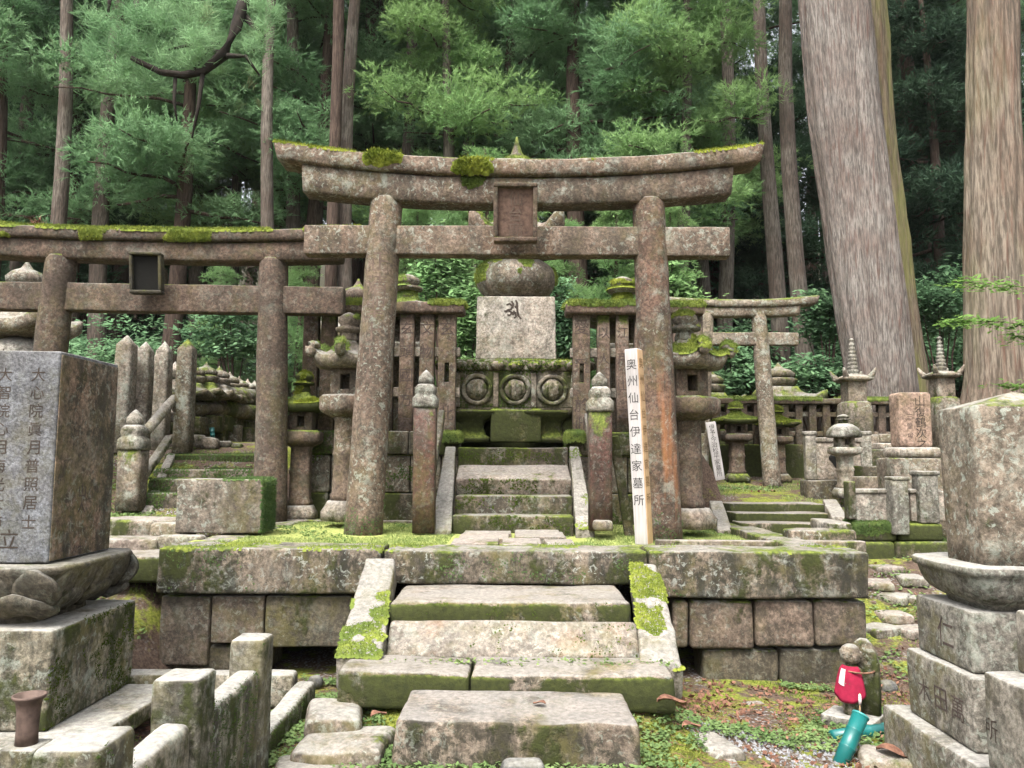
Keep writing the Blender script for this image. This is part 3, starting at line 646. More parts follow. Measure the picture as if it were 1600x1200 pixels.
moss_cover(T2, [lin2[1]], 50000, lambda P, N: ((N[:,2] > 0.3) & (fbm(P*2.2, 19, 2) > -0.2)) | ((N[:,1] < -0.3) & (fbm(P*3, 20, 2) > 0.12)), 0.020, 0.6, 3, 0.018, seed=71)
moss_cover(T2, [lin2[1]], 50000, lambda P, N: (N[:,2] > 0.3) & (pk(P, x2(-80), x2(78)) | pk(P, x2(205), x2(262))) & (fbm(P*6, 3, 2) > -0.2), 0.022, 0.6, 3, 0.018, seed=72)
fn = thing('dead_fern', 'tuft of dead brown fern rooted on the left torii lintel', 'fern', at(62, 356, 7.95))
P0 = np.zeros((260, 3)) + rng.normal(size=(260, 3))*0.03; part_me = fastmesh('frond', *blades(P0, np.tile([0, -0.5, 0.2], (260, 1)), 0.09, 0.018, 0.9, 4), M['dead']); mobj('frond', part_me, fn)
P0 = np.zeros((90, 3)) + rng.normal(size=(90, 3))*0.02 + np.array([0.06, 0, 0.03]); mobj('green_frond', fastmesh('green_frond', *blades(P0, np.tile([0, 0, 1.0], (90, 1)), 0.06, 0.02, 0.7, 5), M['broad']), fn)
T3, pil3, nk3, lin3 = torii('torii', 'small pale mottled torii on the right beyond the three low steps', 10.5, (1092, 1207), (1103, 1185), 757, 492, 0.115,
    (1042, 1246, 520, 540), (1040, 1247, 481, 496), (1015, 1274, 471, 482), ('torii_pale', 'torii_pale', 'torii_pale', 'torii_pale'), 0.06, (0.25, 0.22), None, depth=0.22)
# ------------------------------------------------------------------ upper stairs, retaining walls and stone fences
us = thing('stone_stairs', 'upper flight of mossy steps climbing to the great stupa behind the torii', 'stairs', (0, 7.2, 0))
def usp(u0, u1, vt, Y, dep, h, mat, tilt=0.0, name='step'):
    w, x = wx(u0, u1, vt, Y); z = PZ(800, vt, Y)
    o = part(name, rbox((w, dep, h), (x, Y+dep/2-7.2, z-h), 0.02, 0.07, 0.010), M[mat], us)
    if tilt: rot_about(o, (x, Y-7.2, z), 'X', tilt)
    return o
ust = [usp(706, 897, 806, 7.28, 0.34, 0.20, 'mossy'), usp(712, 895, 775, 7.55, 0.36, 0.24, 'mossy'), usp(712, 893, 749, 7.86, 0.46, 0.24, 'pave', 0.33), usp(716, 888, 699, 8.28, 0.75, 0.34, 'mossy')]
def slope_slab(A, B, w0, w1, th, mat, parent, name):
    """inclined slab from point A (upper) to B (lower)"""
    n = 10; Vt = []; L = Vector(parent.location)
    for i in range(n):
        t = i/(n-1); p = A.lerp(B, t); w = w0+(w1-w0)*t
        for s in (-0.5, -0.2, 0.2, 0.5): Vt.append((p.x+s*w-L.x, p.y-L.y, p.z-L.z))
    Vt = np.array(Vt); Vb = Vt.copy(); Vb[:,2] -= th; m_ = 4; nV = len(Vt); F = []
    for i in range(n-1):
        for j in range(m_-1):
            q = (i*m_+j, (i+1)*m_+j, (i+1)*m_+j+1, i*m_+j+1); F.append(q); F.append(tuple(k+nV for k in q[::-1]))
    bd = [j for j in range(m_)] + [i*m_+m_-1 for i in range(1, n)] + [(n-1)*m_+j for j in range(m_-2, -1, -1)] + [i*m_ for i in range(n-2, 0, -1)]
    for p, q in zip(bd, bd[1:]+bd[:1]): F.append((p, q, q+nV, p+nV))
    o = part(name, (rough(np.concatenate([Vt, Vb]), 0.010, 5), F), M[mat], parent)
    b = o.modifiers.new('bevel', 'BEVEL'); b.width = 0.012; b.segments = 2; b.limit_method = 'ANGLE'; return o
ch = [slope_slab(at(704, 697, 8.3), at(689, 828, 7.12), 0.11, 0.19, 0.30, 'cheek', us, 'cheek_stone'), slope_slab(at(897, 697, 8.3), at(915, 826, 7.12), 0.10, 0.17, 0.30, 'cheek', us, 'cheek_stone')]
slope_slab(at(690, 640, 8.0), at(674, 735, 7.35), 0.07, 0.07, 0.12, 'mossy', us, 'handrail_slab'); slope_slab(at(918, 645, 8.0), at(934, 735, 7.35), 0.07, 0.07, 0.12, 'cheek', us, 'handrail_slab')
for u in (710, 893):
    part('newel_block', rbox((0.20, 0.26, 0.14), (PX(u, 690, 8.35)-us.location.x+(-.03 if u<800 else .04), 8.45-7.2, PZ(u, 690, 8.35)-0.03), 0.03, 0.05, 0.012), M['verymossy'], us)
moss_cover(us, ust, 40000, lambda P, N: (fbm(P*2.6, 81, 3) > 0.1) & (N[:,1] < -0.5) & (fbm(P*10, 8, 2) > 0), 0.012, 0.4, 2, 0.011, dark=True, seed=81)
moss_cover(us, ch, 8000, lambda P, N: (fbm(P*3.0, 85, 3) > 0.22) & (N[:,2] > 0.4), 0.015, 0.5, 2, 0.012, seed=82)
moss_cover(us, [o for o in us.children if o.name.startswith('newel')], 5000, lambda P, N: (fbm(P*4, 86, 3) > -0.3) & (N[:,2] > -0.2), 0.016, 0.5, 2, 0.014, seed=83)

def fence_post(w, h, c, mat, parent, name='post', d=None, hole=None, tip=0.0, taper=0.96):
    d = d or w
    if hole:
        z0, z1, hw = hole      # slot left open in the post
        vf = merge([rbox((w, d, z0), c, 0.012, 0.07, 0.006), rbox((w, d, h-z1), (c[0], c[1], c[2]+z1), 0.012, 0.07, 0.006),
                    rbox(((w-hw)/2, d, z1-z0+0.012), (c[0]-(w+hw)/4, c[1], c[2]+z0-0.006), 0.004, 0.07, 0.003), rbox(((w-hw)/2, d, z1-z0+0.012), (c[0]+(w+hw)/4, c[1], c[2]+z0-0.006), 0.004, 0.07, 0.003)])
    else:
        sec = [(0, w/2, d/2), (h*0.25, w/2*0.99, d/2*.99), (h*0.5, w/2*.98, d/2*.98), (h*0.75, w/2*.97, d/2*.97), (h-tip, w/2*taper, d/2*taper)]
        if tip: sec += [(h-tip+0.01, w/2*taper*0.98, d/2*taper*.98), (h, w*0.03, d*0.03)]
        else: sec += [(h, w/2*taper*0.95, d/2*taper*.95)]
        vf = loft(sec, 'sq14', 32, 0.006, 5, c)
    return part(name, vf, M[mat], parent)
YF = 8.5
def grave_fence(side):
    s = side; lab = 'brown stone fence with carved posts and moss-topped beam, %s of the upper stairs' % ('left' if s < 0 else 'right')
    f = thing('stone_fence', lab, 'fence', (s*1.5, YF, 0)); ox = s*1.5
    X0, X1 = (PX(470, 700, YF), PX(718, 700, YF)) if s < 0 else (PX(884, 700, YF), PX(1100, 700, YF))
    zc = PZ(700, 674, YF)
    rr = random.Random(5+s); x = X0; mo = []
    while x < X1-0.05:                       # coping and two courses of blocks
        l = min(rr.uniform(0.55, 0.8), X1-x); mo.append(part('coping_stone', rbox((l-0.008, 0.34, 0.26), (x+l/2-ox, 0.17, zc-0.26), 0.02, 0.08, 0.010), M['mossy'], f)); x += l
    for z0, z1 in ((0.30, zc-0.265), (-0.10, 0.295)):
        x = X0
        while x < X1-0.05:
            l = min(rr.uniform(0.28, 0.55), X1-x); l = X1-x if X1-x-l < 0.15 else l
            mo.append(part('wall_block', rbox((l-0.012, 0.30, z1-z0-0.006), (x+l/2-ox, 0.18+rr.uniform(0,.03), z0), 0.02, 0.08, 0.012), M['mossy' if z0 < 0 else 'grave'], f)); x += l
    us_ = [(697, 28), (665, 24), (633, 24), (600, 24), (568, 24), (540, 28), (508, 24), (480, 24)] if s < 0 else [(910, 27), (945, 21), (975, 21), (1005, 21), (1035, 21), (1065, 21), (1090, 27)]
    zt = PZ(700, 489, YF); posts = []
    for i, (u, wp) in enumerate(us_):
        w = wp/1200*YF; px = PX(u, 580, YF)-ox; h = zt-zc
        hole = (h*0.42, h*0.58, w*0.26) if i == 0 else None
        posts.append(fence_post(w, h, (px, 0.15, zc), 'fence', f, d=0.16, hole=hole))
    zb = PZ(700, 470, YF); cx0, cx1 = (PX(466, 480, YF), PX(725, 480, YF)) if s < 0 else (PX(885, 480, YF), PX(1102, 480, YF))
    bm = part('top_beam', rbox((cx1-cx0, 0.30, zb-zt), ((cx0+cx1)/2-ox, 0.15, zt), 0.035, 0.07, 0.012), M['fence'], f)
    for v in (548, 612):
        z = PZ(700, v, YF); part('rail', rbox((cx1-cx0-.1, 0.07, 0.11), ((cx0+cx1)/2-ox, 0.17, z-0.05), 0.012, 0.09, 0.005), M['fence_grey'], f)
    L = f.location
    if s < 0:
        for i, tx in ((1, '文物人'), (2, '玄頭國方察')): writing(tx, posts[i], posts[i], M['cut_red'], (posts[i].data.vertices[0].co.x*0+PX(us_[i][0], 580, YF)-ox, zt-0.16), 0.27, 0.15, lift=0.002, m=0.06)
        writing('玄 愛 此塔', posts[0], posts[0], M['cut_red'], (PX(697, 580, YF)-ox, zt-0.16), 0.24, 0.17, lift=0.002, m=0.06)
    else:
        writing('愛 爰 於此塔', posts[0], posts[0], M['cut_red'], (PX(910, 580, YF)-ox, zt-0.14), 0.22, 0.17, lift=0.002, m=0.06)
        for i, tx in ((1, '以人不心'), (2, '江戸山之')): writing(tx, posts[i], posts[i], M['cut_red'], (PX(us_[i][0], 580, YF)-ox, zt-0.2), 0.3, 0.13, lift=0.002, m=0.06)
    moss_cover(f, [bm], 30000, lambda P, N: (N[:,2] > 0.2) & (fbm(P*2.3, 91+s, 3) > (-0.15 if s > 0 else -0.05)), 0.024, 0.7, 3, 0.02, seed=90+s)
    moss_cover(f, mo, 30000, lambda P, N: (fbm(P*2.2, 95+s, 3) > 0.25), 0.014, 0.4, 2, 0.012, dark=True, seed=93+s)
    return f
grave_fence(-1); grave_fence(1)
def guard_post(label, u, v0, v1, Y, mat, w, group=None, name='guard_post', z_=None):
    p = at(u, v1, Y); t = thing(name, label, 'stone post', (p.x, Y, p.z), 0, group); h = PZ(u, v0, Y)-p.z
    hb = h-0.34*w/0.19
    part('shaft', loft([(0, w/2), (hb*0.3, w/2*0.99), (hb*0.6, w/2*1.0), (hb, w/2*1.03)], 'sq9', 32, 0.008, 5), M[mat], t)
    k = (h-hb)
    part('cap', loft([(hb, w*0.56), (hb+k*0.05, w*0.60), (hb+k*0.25, w*0.58), (hb+k*0.32, w*0.47), (hb+k*0.36, w*0.44), (hb+k*0.42, w*0.49), (hb+k*0.54, w*0.46), (hb+k*0.62, w*0.33)], 'sq5', 32, 0.006, 6), M['grey'], t)
    part('finial', loft([(hb+k*0.60, w*0.28), (hb+k*0.68, w*0.36), (hb+k*0.80, w*0.35), (hb+k*0.92, w*0.18), (h, w*0.03)], 'round', 24, 0.005, 6), M['grey'], t)
    return t
guard_post('dark red stone post with rounded pale cap, left foot of upper stairs', 662, 578, 832, 7.1, 'postred', 0.20)
guard_post('dark red stone post with rounded pale cap, right foot of upper stairs', 938, 581, 828, 7.1, 'postred', 0.21)
o = thing('stepping_block', 'small rough block at the foot of the right guard post', 'stone block', at(942, 826, 6.95))
part('block', rbox((0.17, 0.16, 0.09), (0, 0, -0.02), 0.03, 0.04, 0.014), M['rock'], o)

# ------------------------------------------------------------------ five-ring stupas
def gorinto(label, loc, w, zs, mats, name='stone_stupa', lotus=True, curl=0.16, group=None, rz=0.0, sphere_h=0.62, cube_h=0.8, kasa_h=0.55, kw=0.58, top=1.0):
    """cube, sphere, curled roof, bowl and jewel stacked on each other; w is the cube's width"""
    t = thing(name, label, 'stupa', loc, rz, group); z = 0
    if zs: part('plinth', rbox((w*1.35, w*1.35, zs), (0, 0, 0), 0.02, 0.07, 0.008), M[mats[0]], t); z = zs
    cube = part('cube', rbox((w, w, w*cube_h), (0, 0, z), 0.02, 0.08, 0.008, taper=(0.97, 0.97)), M[mats[1]], t); z += w*cube_h
    H_ = w*sphere_h; sec = []
    for i in range(15):
        a = -1+2*i/14; sec.append((z+H_*(i/14), w*0.52*(1-abs(a)**2.6*0.62)))
    sph = part('sphere', loft(sec, 'round', 40, 0.012, 4), M[mats[2]], t); z += H_
    k = w*kw; h = w*kasa_h
    part('roof', loft([(z, k*0.55), (z+h*0.04, k*0.9, None, curl*w*.6, 0.0), (z+h*0.10, k, None, curl*w*0.95, 0.02), (z+h*0.32, k*1.0, None, curl*w*1.25, 0.03), (z+h*0.36, k*0.95, None, curl*w*1.2, 0.02), (z+h*0.45, k*0.78, None, curl*w*0.55), (z+h*0.62, k*0.60, None, curl*w*.15), (z+h*0.82, k*0.47), (z+h, k*0.42)], 'sq12', 56, 0.008, 5), M[mats[3]], t); z += h
    w0 = w; w = w*top
    part('bowl', loft([(z, k*0.38), (z+w*0.05, k*0.46), (z+w*0.15, k*0.50), (z+w*0.20, k*0.50), (z+w*0.23, k*0.40)], 'round', 32, 0.006, 6), M[mats[4]], t); z += w*0.22
    part('jewel', loft([(z-0.01, k*0.30), (z+w*0.04, k*0.44), (z+w*0.13, k*0.46), (z+w*0.22, k*0.33), (z+w*0.28, k*0.14), (z+w*0.36, k*0.06), (z+w*0.42, k*0.02)], 'round', 32, 0.006, 6), M[mats[4]], t)
    return t, cube, sph
YG = 9.9
gz = PZ(805, 562, YG-0.5)
G, gcube, gsph = gorinto('tall five-ring stone stupa with pale cube and mossy sphere, framed by the central torii', (PX(806, 500, YG), YG, gz), 1.0, 0, ('carved', 'cubepale', 'grave', 'torii', 'mossy'), cube_h=0.80, sphere_h=0.62, kasa_h=0.50, kw=0.60, curl=0.31, top=1.80)
moss_cover(G, [gsph], 24000, lambda P, N: (N[:,2] > -0.3) & (fbm(P*2.5, 11, 3) > 0.03) & (P[:,2] > 1.05), 0.025, 0.5, 3, 0.02, seed=101)
roofp = [c for c in G.children if c.name.startswith('roof')]; jw = [c for c in G.children if c.name.startswith(('bowl', 'jewel'))]
moss_cover(G, roofp, 24000, lambda P, N: (N[:,2] > 0.25) & (fbm(P*2.5, 12, 3) > -0.12), 0.020, 0.5, 3, 0.018, seed=102)
moss_cover(G, jw, 16000, lambda P, N: (N[:,2] > 0.0) & (fbm(P*3, 13, 3) > -0.1) & (P[:,2] < 2.75), 0.020, 0.5, 3, 0.018, seed=103)
# siddham-like letter on the cube, cut as strokes
def strokes(lines, wd, target, parent, mat, ctr, sc, name='inscription', lift=0.003):
    me = target.data; bv = BVHTree.FromPolygons([v.co[:] for v in me.vertices], [p.vertices[:] for p in me.polygons]); out = []
    for ln in lines:
        n = len(ln); L, Rr = [], []
        for i, (x, y) in enumerate(ln):
            a = ln[max(i-1, 0)]; b = ln[min(i+1, n-1)]; dx, dy = b[0]-a[0], b[1]-a[1]; q = math.hypot(dx, dy) or 1; w = wd*(0.55+0.45*math.sin(math.pi*(i+0.6)/(n+0.2)))
            L.append((x-dy/q*w, y+dx/q*w)); Rr.append((x+dy/q*w, y-dx/q*w))
        V = []
        for x, y in L+Rr:
            h = bv.ray_cast(Vector((ctr[0]+x*sc, -5, ctr[1]+y*sc)), Vector((0, 1, 0)))[0]; V.append(tuple(h-Vector((0, lift, 0))) if h else (ctr[0]+x*sc, 0, ctr[1]+y*sc))
        out.append((np.array(V), [(i, i+1, n+i+1, n+i) for i in range(n-1)]))
    return part(name, merge(out), mat, parent, False)
SID = [[(-.35,.25),(-.2,.32),(-.05,.2),(-.12,.05),(-.3,.0),(-.38,-.1)], [(-.45,-.05),(-.25,-.02),(-.05,-.12),(-.2,-.25),(-.3,-.2)], [(-.1,.45),(-.02,.3),(-.05,.1)], [(.1,.5),(.16,.35),(.18,.0),(.22,-.25),(.36,-.42)], [(-.02,-.05),(.08,-.12),(.12,-.3),(.02,-.38)], [(.05,.2),(.16,.1)], [(-.15,-.1),(-.02,-.2),(.05,-.12)]]
strokes(SID, 0.055, gcube, gcube, M['cut_dark'], (-0.03, 0.62), 0.26)
writing('  五輪塔   ', gcube, gcube, M['cut_faint'], (-0.12, 0.55), 0.13, 0.11, lift=0.001); writing('   寛永十三', gcube, gcube, M['cut_faint'], (0.14, 0.55), 0.11, 0.09, lift=0.001)
# carved pedestal under the stupa
pd = thing('stupa_pedestal', 'green mossy pedestal with three round carved crests under the great stupa', 'pedestal', (PX(806, 600, 9.3), 9.1, 0.72))
def pdz(v, Y=9.12): return PZ(806, v, Y)-0.72
w_ = 1.75
body = part('crest_course', rbox((w_, 1.1, pdz(580)-pdz(638)), (0, 0.55, pdz(638)), 0.02, 0.07, 0.010), M['carved'], pd)
tp = [part('bead_course', rbox((w_+.08, 1.14, pdz(563)-pdz(580)+.004), (0, 0.55, pdz(580)), 0.03, 0.06, 0.012), M['grave'], pd)]
for k in range(9):
    tp.append(part('lotus_bead', tf(loft([(-.05, .02), (-.03, .07), (.02, .09), (.05, .06), (.06, .02)], 'round', 16, 0.006, 8), (-0.88+0.22*k, -0.02, pdz(573))), M['grave'], pd))
for u in (745, 805, 863):
    x = PX(u, 608, 9.1)-pd.location.x; z = pdz(609); r0 = 0.165
    ringp = []
    for a in range(24): ringp.append((x+r0*math.cos(a/24*2*math.pi), -0.012, z+r0*math.sin(a/24*2*math.pi)))
    part('crest_ring', tube(ringp+ringp[:2], [0.028]*26, 8, 0.010, 8), M['carved'], pd)
    part('crest', tf(loft([(0, .13), (.02, .12), (.045, .07), (.055, .02)], 'round', 24, 0.016, 14), (x, -0.0, z), (math.pi/2, 0, 0)), M['carved'], pd)
    for dx in (-.06, 0, .06): part('crest_bar', rbox((0.028, 0.03, 0.17-abs(dx)), (x+dx, -0.045, z-0.085+abs(dx)/2), 0.01, 0.03, 0.006), M['carved'], pd)
for u in (715, 775, 834, 896): part('divider', rbox((0.06, 0.05, pdz(583)-pdz(637)), (PX(u, 608, 9.1)-pd.location.x, -0.01, pdz(637)), 0.01, 0.04, 0.006), M['grave'], pd)
part('lower_core', rbox((1.5, 0.9, pdz(638)-pdz(700)+.02), (0, 0.65, pdz(700)), 0.02, 0.08, 0.01), M['verymossy'], pd)
part('shelf', rbox((w_+.02, 1.05, 0.035), (0, 0.53, pdz(641)), 0.01, 0.07, 0.006), M['grave'], pd)
for u in (736, 856): part('offering_stand', tf(loft([(0, .22), (.05, .23), (.08, .18), (.18, .15), (.24, .17), (.28, .24), (.33, .30), (.36, .31)], 'sq8', 32, 0.008, 5), (PX(u, 660, 9.0)-pd.location.x, -0.10, pdz(692))), M['verymossy'], pd)
blk = part('offering_block', rbox((0.58, 0.30, 0.37), (0, -0.22, pdz(692)), 0.02, 0.06, 0.010), M['verymossy'], pd)
for u in (712, 895): tf_ = part('offering_jar', tf(loft([(0, .10), (.06, .15), (.16, .17), (.26, .13), (.30, .14), (.36, .15)], 'round', 24, 0.008, 5), (PX(u, 660, 9.0)-pd.location.x, -0.12, pdz(692))), M['verymossy'], pd)
moss_cover(pd, [body]+tp, 40000, lambda P, N: (fbm(P*2.6, 111, 3) > 0.02), 0.014, 0.45, 2, 0.013, dark=True, seed=111)
moss_cover(pd, tp+[blk], 16000, lambda P, N: (fbm(P*3, 112, 3) > -0.05) & (N[:,2] > 0.3), 0.018, 0.5, 3, 0.015, seed=112)

# ------------------------------------------------------------------ stone lanterns
def lantern(label, loc, h, mats, style='curl', rz=0.0, kw=1.0, name='stone_lantern', moss=0.0, sx=1.0, cap=None):
    """pedestal stone, shaft, platform, open fire box, roof with curled corners, finial"""
    t = thing(name, label, 'stone lantern', loc, rz); u = h
    part('base', loft([(0-.04, .130*u*sx), (.025*u, .132*u*sx), (.045*u, .118*u*sx), (.075*u, .10*u*sx)], '6' if style == 'curl' else 'sq7', 36, 0.010, 5), M[mats[0]], t)
    part('shaft', loft([(.07*u, .088*u*sx), (.10*u, .094*u*sx), (.12*u, .080*u*sx), (.28*u, .078*u*sx), (.30*u, .087*u*sx), (.32*u, .079*u*sx), (.46*u, .078*u*sx), (.48*u, .09*u*sx)], 'round' if style == 'curl' else 'sq9', 32, 0.006, 5), M[mats[1]], t)
    part('platform', loft([(.475*u, .09*u*sx), (.50*u, .145*u*sx), (.515*u, .158*u*sx), (.57*u, .160*u*sx), (.585*u, .14*u*sx)], '6' if style == 'curl' else 'sq12', 48, 0.006, 5), M[mats[1]], t)
    b = .092*u*sx; z0, z1 = .582*u, .715*u; hh = z1-z0; ww = b*0.62; q = []
    for sxx in (-1, 1): q.append(rbox((b-ww/2, 2*b, hh), (sxx*(b+ww/2)/2, 0, z0), 0.01, 0.05, 0.004))
    q.append(rbox((ww+.004, 2*b*0.98, hh*0.22), (0, 0, z0), 0.005, 0.05, 0.003)); q.append(rbox((ww+.004, 2*b*0.98, hh*0.22), (0, 0, z1-hh*0.22), 0.005, 0.05, 0.003)); q.append(rbox((ww+.004, b*0.6, hh*0.6), (0, b*0.6, z0+hh*0.2), 0.005, 0.05, 0.003))
    part('fire_box', merge(q), M[mats[1]], t)
    r = .20*u*kw*sx
    if style == 'dome':
        rf = part('roof', loft([(z1-.005*u, r*0.55), (z1-.012*u, r*0.98), (z1+.015*u, r*1.03), (z1+.06*u, r*0.98), (z1+.11*u, r*0.80), (z1+.155*u, r*0.50), (z1+.172*u, r*0.2)], 'round', 40, 0.006, 5), M[mats[2]], t); zf = z1+.168*u
    else:
        c = .055*u if style == 'curl' else .012*u
        rf = part('roof', loft([(z1-.004*u, r*0.6), (z1+.002*u, r*0.92, None, c*.4), (z1+.03*u, r, None, c*.8, .05), (z1+.055*u, r*0.99, None, c*1.0, .05), (z1+.06*u, r*0.9, None, c*.6), (z1+.075*u, r*0.66), (z1+.10*u, r*0.44), (z1+.125*u, r*0.30), (z1+.14*u, r*0.25)], '6' if style == 'curl' else 'sq10', 60, 0.008, 5), M[mats[2]], t); zf = z1+.135*u
        if style == 'curl':
            for k in range(6):
                a = (k+0.5)*math.pi/3 + math.pi/6*0; cx, cy = math.cos(a), math.sin(a); pts = []
                for i in range(9):
                    w = i/8*4.2; pts.append((cx*(r*1.10-.0*u+.022*u*math.cos(w-1.3)), cy*(r*1.10+.022*u*math.cos(w-1.3)), z1+.088*u+.022*u*math.sin(w-1.3)))
                part('roof_curl', tube(pts, [.026*u, .026*u, .026*u, .025*u, .024*u, .022*u, .02*u, .016*u, .010*u], 8, 0.004), M[mats[2]], t)
    k = h-zf
    part('finial', loft([(zf-.01, .05*u*sx), (zf+k*.12, .058*u*sx), (zf+k*.25, .050*u*sx), (zf+k*.32, .048*u*sx), (zf+k*.36, .085*u*sx), (zf+k*.46, .088*u*sx), (zf+k*.50, .05*u*sx), (zf+k*.56, .056*u*sx), (zf+k*.68, .072*u*sx), (zf+k*.82, .066*u*sx), (zf+k*.93, .038*u*sx), (h, .006*u)], 'round', 32, 0.005, 6), M[mats[3]], t)
    if moss:
        rr = [c for c in t.children if c.name.startswith(('roof', 'finial'))]
        moss_cover(t, rr, 22000, lambda P, N: (N[:,2] > 0.1) & (fbm(P*3.2, int(loc[0]*7)+3, 3) > (0.25-moss)), .016*u/1.6, 0.6, 3, .016, seed=int(abs(loc[0]*100)))
    return t
def lpos(u, v, Y): p = at(u, v, Y); return (p.x, p.y, p.z)
lantern('tall stone lantern with curled roof half hidden behind the left pillar of the central torii', lpos(538, 806, 7.65), 2.03, ('rock', 'torii', 'grave', 'grave'), kw=1.02, moss=0.24, sx=0.76)
lantern('tall brown stone lantern with mossy curled roof right of the central torii', lpos(1075, 818, 7.5), 2.08, ('rock', 'torii_dark', 'grave', 'grave'), kw=1.0, rz=0.2, moss=0.3, sx=0.86)
lantern('short mossy square lantern beside the right pillar of the left torii', lpos(468, 806, 8.35), 1.56, ('rock', 'torii_dark', 'verymossy', 'verymossy'), 'sq', kw=0.95, moss=0.34, rz=0.1, sx=0.85)
lantern('small lantern with thick moss cap left of the pale torii pillar', lpos(1152, 749, 10.9), 1.09, ('mossy', 'torii_dark', 'verymossy', 'grave'), 'sq', kw=1.1, moss=0.9, sx=1.1)
lantern('small lantern with thick moss cap right of the pale torii pillar', lpos(1216, 749, 11.05), 1.05, ('mossy', 'torii_dark', 'verymossy', 'verymossy'), 'sq', kw=1.1, moss=0.9, sx=1.1)
lantern('pale lantern with smooth dome roof in front of the heart-cut panel', lpos(1322, 772, 9.0), 0.93, ('grey', 'fence_grey', 'grey', 'grey'), 'dome', kw=0.98, sx=1.06)
lantern('lantern behind the left fence, only its jewel finial showing over the beam', lpos(632, 700, 9.35), 2.15, ('mossy', 'grave', 'mossy', 'grave'), 'sq', moss=0.2)
lantern('lantern behind the right fence, only its jewel finial showing over the beam', lpos(975, 700, 9.35), 2.12, ('mossy', 'grave', 'mossy', 'grave'), 'sq', moss=0.2)

# the name post
p = at(1006, 846, 6.35)
sg = thing('grave_sign', 'white wooden post lettered in black leaning by the right torii pillar', 'sign', (p.x, 6.35, p.z-0.02), -0.55, None, (0.03, -0.035))
sp = part('post', rbox((0.110, 0.110, 1.60), (0, 0, 0), 0.006, 0.10, 0.003), M['signwhite'], sg); side = part('side_board', rbox((0.006, 0.105, 1.585), (0.0585, 0, 0.005), 0.002, 0.2, 0.001), M['signtan'], sg)
writing('奥州仙台伊達家墓所', sp, sp, M['ink'], (0.0, 1.47), 0.139, 0.088, lift=0.0015, m=0.2); writing('奥州仙台伊達家墓所', side, side, M['ink_faint'], (0.0, 1.48), 0.139, 0.085, '+X', lift=0.0015, m=0.2)
lb = thing('leaning_board', 'weathered narrow stone plank leaning left of the white sign post', 'plank', at(984, 838, 7.3), 0, None, (0.05, -0.16))
part('plank', rbox((0.09, 0.05, 0.95), (0, 0, 0), 0.012, 0.08, 0.006), M['mossy'], lb)
# ------------------------------------------------------------------ left foreground grave and its stone kerb fence
LM = thing('gravestone', 'large blue-grey gravestone with carved posthumous names on a lotus base, far left', 'gravestone', (-2.92, 4.45, -0.80))
part('plinth', rbox((1.75, 1.42, 0.10), (0, 0, -0.02), 0.02, 0.08, 0.008), M['greymoss'], LM)
lmb = part('base_block', rbox((1.18, 0.88, 0.50), (0, 0, 0.08), 0.02, 0.07, 0.008), M['greymoss'], LM)
part('lotus_seat', loft([(0.57, .40, .30), (0.615, .40, .30), (0.63, .43, .33), (0.68, .49, .385), (0.76, .54, .43), (0.84, .575, .455), (0.872, .605, .475), (0.895, .59, .465)], 'sq7', 56, 0.008, 5), M['lotus'], LM)
def petal(c, a, wd, h, lean, mat, parent, bulge=0.065):
    V, F = [], []; n, m_ = 7, 7
    for i in range(n):
        t = i/(n-1); ww = wd*(math.sin(math.pi*(0.12+0.80*t)))**0.7
        for j in range(m_):
            s = (j/(m_-1)-0.5)*2; V.append((s*ww/2, -lean*t-bulge*(1-abs(s)**3)*math.sin(math.pi*t*0.9), h*t-0.02*s*s))
    for i in range(n-1):
        for j in range(m_-1): F.append((i*m_+j, i*m_+j+1, (i+1)*m_+j+1, (i+1)*m_+j))
    V = np.array(V); V2 = V.copy(); V2[:,1] += 0.05; nV = len(V); F2 = [tuple(k+nV for k in f[::-1]) for f in F]
    bd = list(range(m_)) + [i*m_+m_-1 for i in range(1, n)] + [(n-1)*m_+j for j in range(m_-2, -1, -1)] + [i*m_ for i in range(n-2, 0, -1)]
    F3 = [(q, p, p+nV, q+nV) for p, q in zip(bd, bd[1:]+bd[:1])]
    part('lotus_petal', tf((rough(np.concatenate([V, V2]), 0.002, 9), F+F2+F3), c, (0, 0, a)), mat, parent)
for row, (zz, rr_, hh_, wd_, off_) in enumerate([(0.632, .435, .125, .37, 0.0), (0.70, .495, .185, .225, 0.5)]):
    for sd in range(4):
        a = sd*math.pi/2
        for k in range(5):
            if k > 2 and not off_: continue
            if sd % 2 and k == (4 if off_ else 2): continue
            s = (k-(2 if sd % 2 == 0 else 1.5))*0.235 if off_ else (k-(1 if sd % 2 == 0 else 0.5))*0.37; x, y = s, -rr_
            petal(((x*math.cos(a)-y*math.sin(a))*1.03, (x*math.sin(a)+y*math.cos(a))*0.80, zz), a, wd_*(1 if sd % 2 == 0 else 0.8), hh_, 0.085, M['lotus'], LM, 0.040 if not off_ else 0.022)
st = part('stone', rbox((0.94, 0.62, 1.13), (0.01, -0.02, 0.90), 0.012, 0.08, 0.004, taper=(0.99, 0.99)), M['blue'], LM)
sd_ = part('weathered_side', rbox((0.006, 0.600, 1.10), (0.4815, -0.02, 0.91), 0.002, 0.07, 0.0012, taper=(1, 0.99), shear=(-0.0035, 0)), M['sidebrown'], LM)
lx = lambda u, v: PX(u, v, 4.12)+2.92
zc_ = lambda v: PZ(60, v, 4.12)+0.80
writing('大心院眞月普照居士', st, st, M['cut_dark'], (lx(60, 585), zc_(585)), (zc_(585)-zc_(815))/8, 0.074, lift=0.0015, m=0.5, shift=0.0)
writing('大智院心月海光大姉', st, st, M['cut_dark'], (lx(8, 585), zc_(585)), (zc_(585)-zc_(815))/8, 0.074, lift=0.0015, m=0.5)
